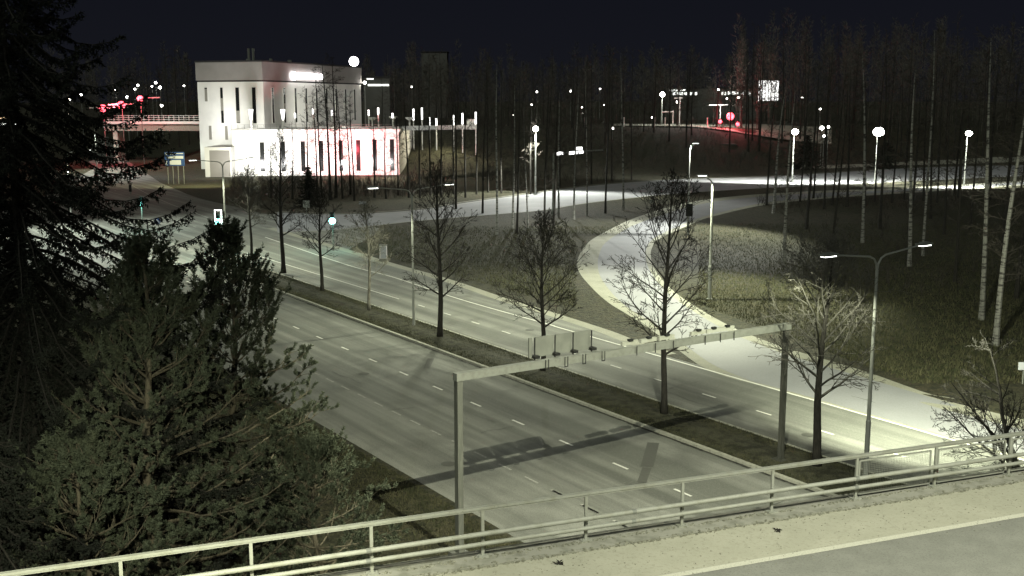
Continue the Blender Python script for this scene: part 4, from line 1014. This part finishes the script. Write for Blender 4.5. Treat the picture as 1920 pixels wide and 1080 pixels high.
lamp('signal_light',(xat(Ys,215,200),Ys-1.5,zat(Ys,199)),(0,0,0),3500,0,0,(1,0.08,0.12),r=0.5,kind='POINT')
lamp('signal_light',(xat(Ys,263,185),Ys-1.5,zat(Ys,185)),(0,0,0),1500,0,0,(1,0.08,0.12),r=0.5,kind='POINT')
# petrol-station-like lit canopies behind the spruce
for i,(x0,x1,y0,y1,mt,lb) in enumerate(((-10,30,215,224,'warm_window','long warm-lit canopy glimpsed at the left edge'),(-10,34,230,236,'cold_window','cold-lit low building front glimpsed below the warm canopy'))):
    Yq=380+i; a=xat(Yq,x0,y0); b=xat(Yq,x1,y0); zA=zat(Yq,y1); zB_=zat(Yq,y0)
    oo=empty('lit_canopy',(a,Yq,0),lb,'building'); m=MB(); m.box(((b-a)/2,3,(zA+zB_)/2),(b-a,6,zB_-zA)); m.build('roof',M['far_wall'],oo)
    m=MB(); m.box(((b-a)/2,-0.1,(zA+zB_)/2),(b-a-0.5,0.15,(zB_-zA)*0.6)); m.build('light_strip',M[mt],oo)
    m=MB(); m.box((1,3,zA/2),(0.5,0.5,zA)); m.box((b-a-1,3,zA/2),(0.5,0.5,zA)); m.build('post',M['far_wall'],oo)

# ------------------------------------------------------------------ signs and signals at the crossing
def sign_board():
    Y=216.0; X0=xat(Y,309,300); X1=xat(Y,346,300); z0=zat(Y,311); z1=zat(Y,285)
    o=empty('direction_sign',(X0,Y,0),'large blue and white direction board on four legs beside the road','sign')
    W=X1-X0
    m=MB(); m.box((W/2,0,(z0+z1)/2),(W,0.12,z1-z0)); m.build('board',M['sign_blue'],o)
    hh=z1-z0
    for (a,b,c,d_) in ((0.05,0.45,0.80,0.95),(0.50,0.95,0.86,0.92),(0.12,0.52,0.55,0.68),(0.44,0.95,0.52,0.72),(0.25,0.82,0.08,0.42),(0.05,0.12,0.05,0.42)):
        m=MB(); m.box((W*(a+b)/2,-0.08,z0+hh*(c+d_)/2),(W*(b-a),0.03,hh*(d_-c))); m.build('text_field',M['sign_white'],o)
    for u in (0.12,0.38,0.64,0.92):
        m=MB(); m.tube([(W*u,0.12,0),(W*u,0.12,z1-0.2)],0.09,6); m.build('leg',M['galv'],o)
sign_board()
def signal(px,ytop,label,lit='green',r_=0.36,board=False):
    b=at(*px); h=zat(b.y,ytop); o=empty('traffic_light',b,label,'traffic light','signals at the crossing')
    m=MB(); m.tube([(0,0,0),(0,0,h-0.3)],0.07,7); m.build('pole',M['galv'],o)
    m=MB(); m.box((0,0,h-0.35),(0.42,0.3,1.25)); m.build('housing',M['dark_metal'],o)
    if board:
        m=MB(); 
        for (c,s_) in (((-0.34,0.1,h-0.35),(0.10,0.04,1.75)),((0.34,0.1,h-0.35),(0.10,0.04,1.75)),((0,0.1,h+0.48),(0.7,0.04,0.12))): m.box(c,s_)
        m.build('backboard',M['screen'],o)
    for k_,z in enumerate((h+0.02,h-0.35,h-0.70)):
        m=MB(); on=(k_==2)
        m.sphere((0,-0.17,z),r_ if on else 0.11,10,7); m.build('lens',M['green'] if on and lit=='green' else M['dark_metal'],o)
        m=MB(); m.tube([(0,-0.15,z+0.02),(0,-0.33,z+0.05)],[0.15,0.13],8,cap=False) if not on else m.box((0,-0.25,z+r_+0.02),(0.3,0.2,0.02)); m.build('visor',M['dark_metal'],o)
    p=b+Vector((0,-0.8,h-0.7)); lit=='green' and lamp('signal_light',p,(0,0,0),90,0,0,(0.2,1,0.85),r=0.2,kind='POINT')
    return o
signal((625,470),402,'green traffic light on a short pole right of the crossing')
signal((412,480),403,'green traffic light with white-edged backboard behind the pine tip',board=True,r_=0.36)
signal((268,432),372,'faint green traffic light on a dark pole at the far island',r_=0.22)
signal((245,365),349,'tiny unlit signal on a pole at the far roadside',r_=0.12,lit='off')
b=at(297,435); o=empty('road_sign',b,'round blue keep-right sign with white arrow on the island','sign'); h=zat(b.y,414)
m=MB(); m.tube([(0,0.08,0),(0,0.08,h)],0.05,6); m.build('pole',M['galv'],o)
m=MB(); m.tube([(0,-0.03,h),(0,0.03,h)],0.38,16); m.build('disc',M['sign_blue'],o)
m=MB(); m.beam((-0.2,-0.05,h+0.2),(0.2,-0.05,h-0.2),0.03,0.13); m.build('arrow',M['sign_white'],o)
b=at(719,490); h=zat(b.y,459); o=empty('signal_cabinet',b,'pale upright utility cabinet on the grass slope','cabinet')
m=MB(); m.box((0,0,0.15),(0.8,0.5,0.3)); m.build('base',M['concrete'],o); m=MB(); m.box((0,0,h/2+0.1),(0.72,0.45,h-0.25)); m.build('body',M['wall'],o)
m=MB(); m.box((0,0,h),(0.8,0.52,0.06)); m.build('lid',M['galv'],o); m=MB(); m.box((0.05,-0.235,h/2+0.1),(0.5,0.02,h*0.7)); m.build('door',M['sign_white'],o)
for (x,y,yt,w_,hh,mt,lb,nm) in ((680,385,378,1.1,0.4,'sign_white','small white plate sign at the edge of the thicket','road_sign'),(575,405,376,0.9,1.0,'sign_grey','small grey sign in front of the little spruce','road_sign'),(1291,446,382,0.8,1.5,'dark_metal','dark boxy signal seen from behind on the slip road','traffic_light'),(1918,720,679,0.7,0.45,'sign_white','white plate cut off by the right edge','road_sign'),(1222,384,374,0.6,0.5,'sign_grey','small plate beside the slip road entrance','road_sign')):
    b=at(x,y); h=zat(b.y,yt); o=empty(nm,b,lb,'sign'); m=MB(); m.tube([(0,0.06,0),(0,0.06,h)],0.045,6); m.build('pole',M['galv'] if mt!='dark_metal' else M['dark_metal'],o)
    m=MB(); m.box((0,-0.02,h-hh/2),(w_,0.06,hh)); m.box((0,-0.055,h-hh/2),(w_*0.8,0.01,hh*0.75)); m.build('plate',M[mt],o)
# far small gantry with lit text (back of panel)
b=at(1037,410); hz_=zat(b.y,287)
o=empty('sign_gantry',b,'slim far gantry with small pale panels over the side road','gantry')
tip=Vector((xat(b.y+14,1130,292),b.y+14,0))-b
m=MB(); m.tube([(0,0,0),(0,0,hz_)],[0.16,0.13],8); m.build('post',M['galv'],o)
m=MB(); m.beam((0,0,hz_-0.1),(tip.x,tip.y,hz_-0.2),0.18,0.2); m.build('beam',M['galv'],o)
for u0,u1,z_ in ((0.06,0.18,-0.12),(0.3,0.58,-0.2),(0.42,0.56,0.35)):
    m=MB(); m.beam(Vector((tip.x*u0,tip.y*u0-0.15,hz_+z_)),Vector((tip.x*u1,tip.y*u1-0.15,hz_+z_)),0.06,0.42); m.build('sign_panel',M['screen'],o)

# ------------------------------------------------------------------ far right: signals, screen, low buildings
for i,(x,y,r_,yb) in enumerate(((1369,218,1.25,236),(1350,228,0.6,238),(1383,233,0.6,240))):
    Y=340.0; X=xat(Y,x,y); g0=gz(X,Y); z=zat(Y,y)-g0
    oo=empty('traffic_light',(X,Y,g0),('dazzling red traffic light beside the far lit road','smaller red light left of the dazzling far one','smaller red light right of the dazzling far one')[i],'traffic light','red lights by the far road')
    m=MB(); m.tube([(0,0.4,0),(0,0.4,z+1)],0.12,6); m.build('pole',M['galv'],oo); m=MB(); m.box((0,0.2,z),(1.0,0.3,1.4)); m.build('housing',M['dark_metal'],oo)
    m=MB(); m.sphere((0,-0.2,z),r_*0.95,12,8); m.build('lens',M['red'],oo)
lamp('signal_light',(xat(340,1369,218),337,zat(340,220)),(0,0,0),4500,0,0,(1,0.08,0.12),r=0.5,kind='POINT')
lamp('far_light',(xat(340,1345,200),345,zat(340,190)),(0,0,0),3500,0,0,(1,0.95,0.9),r=0.5,kind='POINT')
Y=430.0; X=xat(Y,1441,170); z0=zat(Y,190); z1=zat(Y,150); W=xat(Y,1462,170)-xat(Y,1422,170)
o=empty('screen_billboard',(X,Y,gz(X,Y)),'bright white lit billboard screen glimpsed through the trees','billboard'); g0=gz(X,Y)
m=MB(); m.box((0,0.4,(z0+z1)/2-g0),(W,0.6,z1-z0)); m.build('frame',M['dark_metal'],o); m=MB(); m.box((0,0.04,(z0+z1)/2-g0),(W*0.94,0.05,(z1-z0)*0.94)); m.build('screen',M['screen'],o)
m=MB(); m.tube([(0,0.5,0),(0,0.5,z0-g0)],0.5,8); m.build('post',M['dark_metal'],o)
def low_building(Y,x0,x1,y0,y1,label,wins,mt):
    a=xat(Y,x0,y0); b=xat(Y,x1,y0); g0=gz((a+b)/2,Y); o=empty('far_building',(a,Y,g0),label,'building')
    z1=zat(Y,y0)-g0; z0=max(0,zat(Y,y1)-g0)
    m=MB(); m.box(((b-a)/2,6,z1/2),(b-a,12,z1)); m.build('wall',M['far_wall'],o); m=MB(); m.box(((b-a)/2,6,z1+0.2),(b-a+0.8,12.8,0.4)); m.build('roof',M['roofing'],o)
    for (u0,u1,ya,yb) in wins:
        wa=xat(Y,u0,ya)-a; wb=xat(Y,u1,ya)-a; m=MB(); m.box(((wa+wb)/2,-0.06,(zat(Y,ya)+zat(Y,yb))/2-g0),(wb-wa,0.1,zat(Y,ya)-zat(Y,yb))); m.build('window',M[mt],o)
low_building(460,1250,1425,166,215,'long dark far building with a row of lit windows',[(1255,1270,168,171)]+[(1262+i*7,1267+i*7,173,178) for i in range(4)]+[(1294,1298,173,178),(1303,1307,173,178),(1353,1356,173,178),(1359,1362,173,178)]+[(1365+i*5,1369+i*5,172,177) for i in range(4)]+[(1390,1394,173,178),(1403,1407,173,178),(1276,1285,168,170)],'cold_window')
low_building(330,681,730,146,205,'dim building with a lit strip right of the white tower',[(690,729,158,161),(688,700,147,149)],'cold_window')
low_building(300,1316,1381,275,285,'low pale flat-roofed shed below the far road',[(1318,1380,275.5,283)],'cold_window')  # glowing window strip stands in for a lit low wall
low_building(520,790,838,98,200,'tall dim block far behind the trees',[],'cold_window')
# far small gantry arms by the far road
for i,(x0,x1,y,xp,yb) in enumerate(((1242,1262,210,1262,250),(1330,1365,197,1351,236),(1265,1280,184,1275,236))):
    Y=350.0; X=xat(Y,xp,y); g0=gz(X,Y); z=zat(Y,y)-g0; oo=empty('sign_gantry',(X,Y,g0),'thin pale mast with side arm by the far road, %s from the left' % ('first','third','second')[i],'mast','masts by the far road')
    m=MB(); m.tube([(0,0,0),(0,0,z+0.4)],0.14,6); m.build('post',M['wall'],oo); m=MB(); m.tube([(xat(Y,x0,y)-X,0,z),(xat(Y,x1,y)-X,0,z+0.1)],0.16,6); m.build('arm',M['wall'],oo)
# reflector posts by the far road
for i,x in enumerate((1227,1247,1326,1170,1095)):
    Y=338; X=xat(Y,x,230); g0=gz(X,Y); m=MB(); m.tube([(0,0,0),(0,0,2.6)],0.16,6); m.tube([(0,0,2.6),(0,0,2.9)],0.22,6)
    tag(m.build('bollard',M['wall'],loc=(X,Y,g0)),'pale tall marker post beside the far road, %s built line' % nth(i) if False else 'pale marker post by the far road, %s from the right' % nth((1,2,0,3,4).index(i) if i in (0,1,2,3,4) else i),'marker post','marker posts by the far road')
bpy.context.view_layer.update()
print('objects',len(bpy.data.objects))
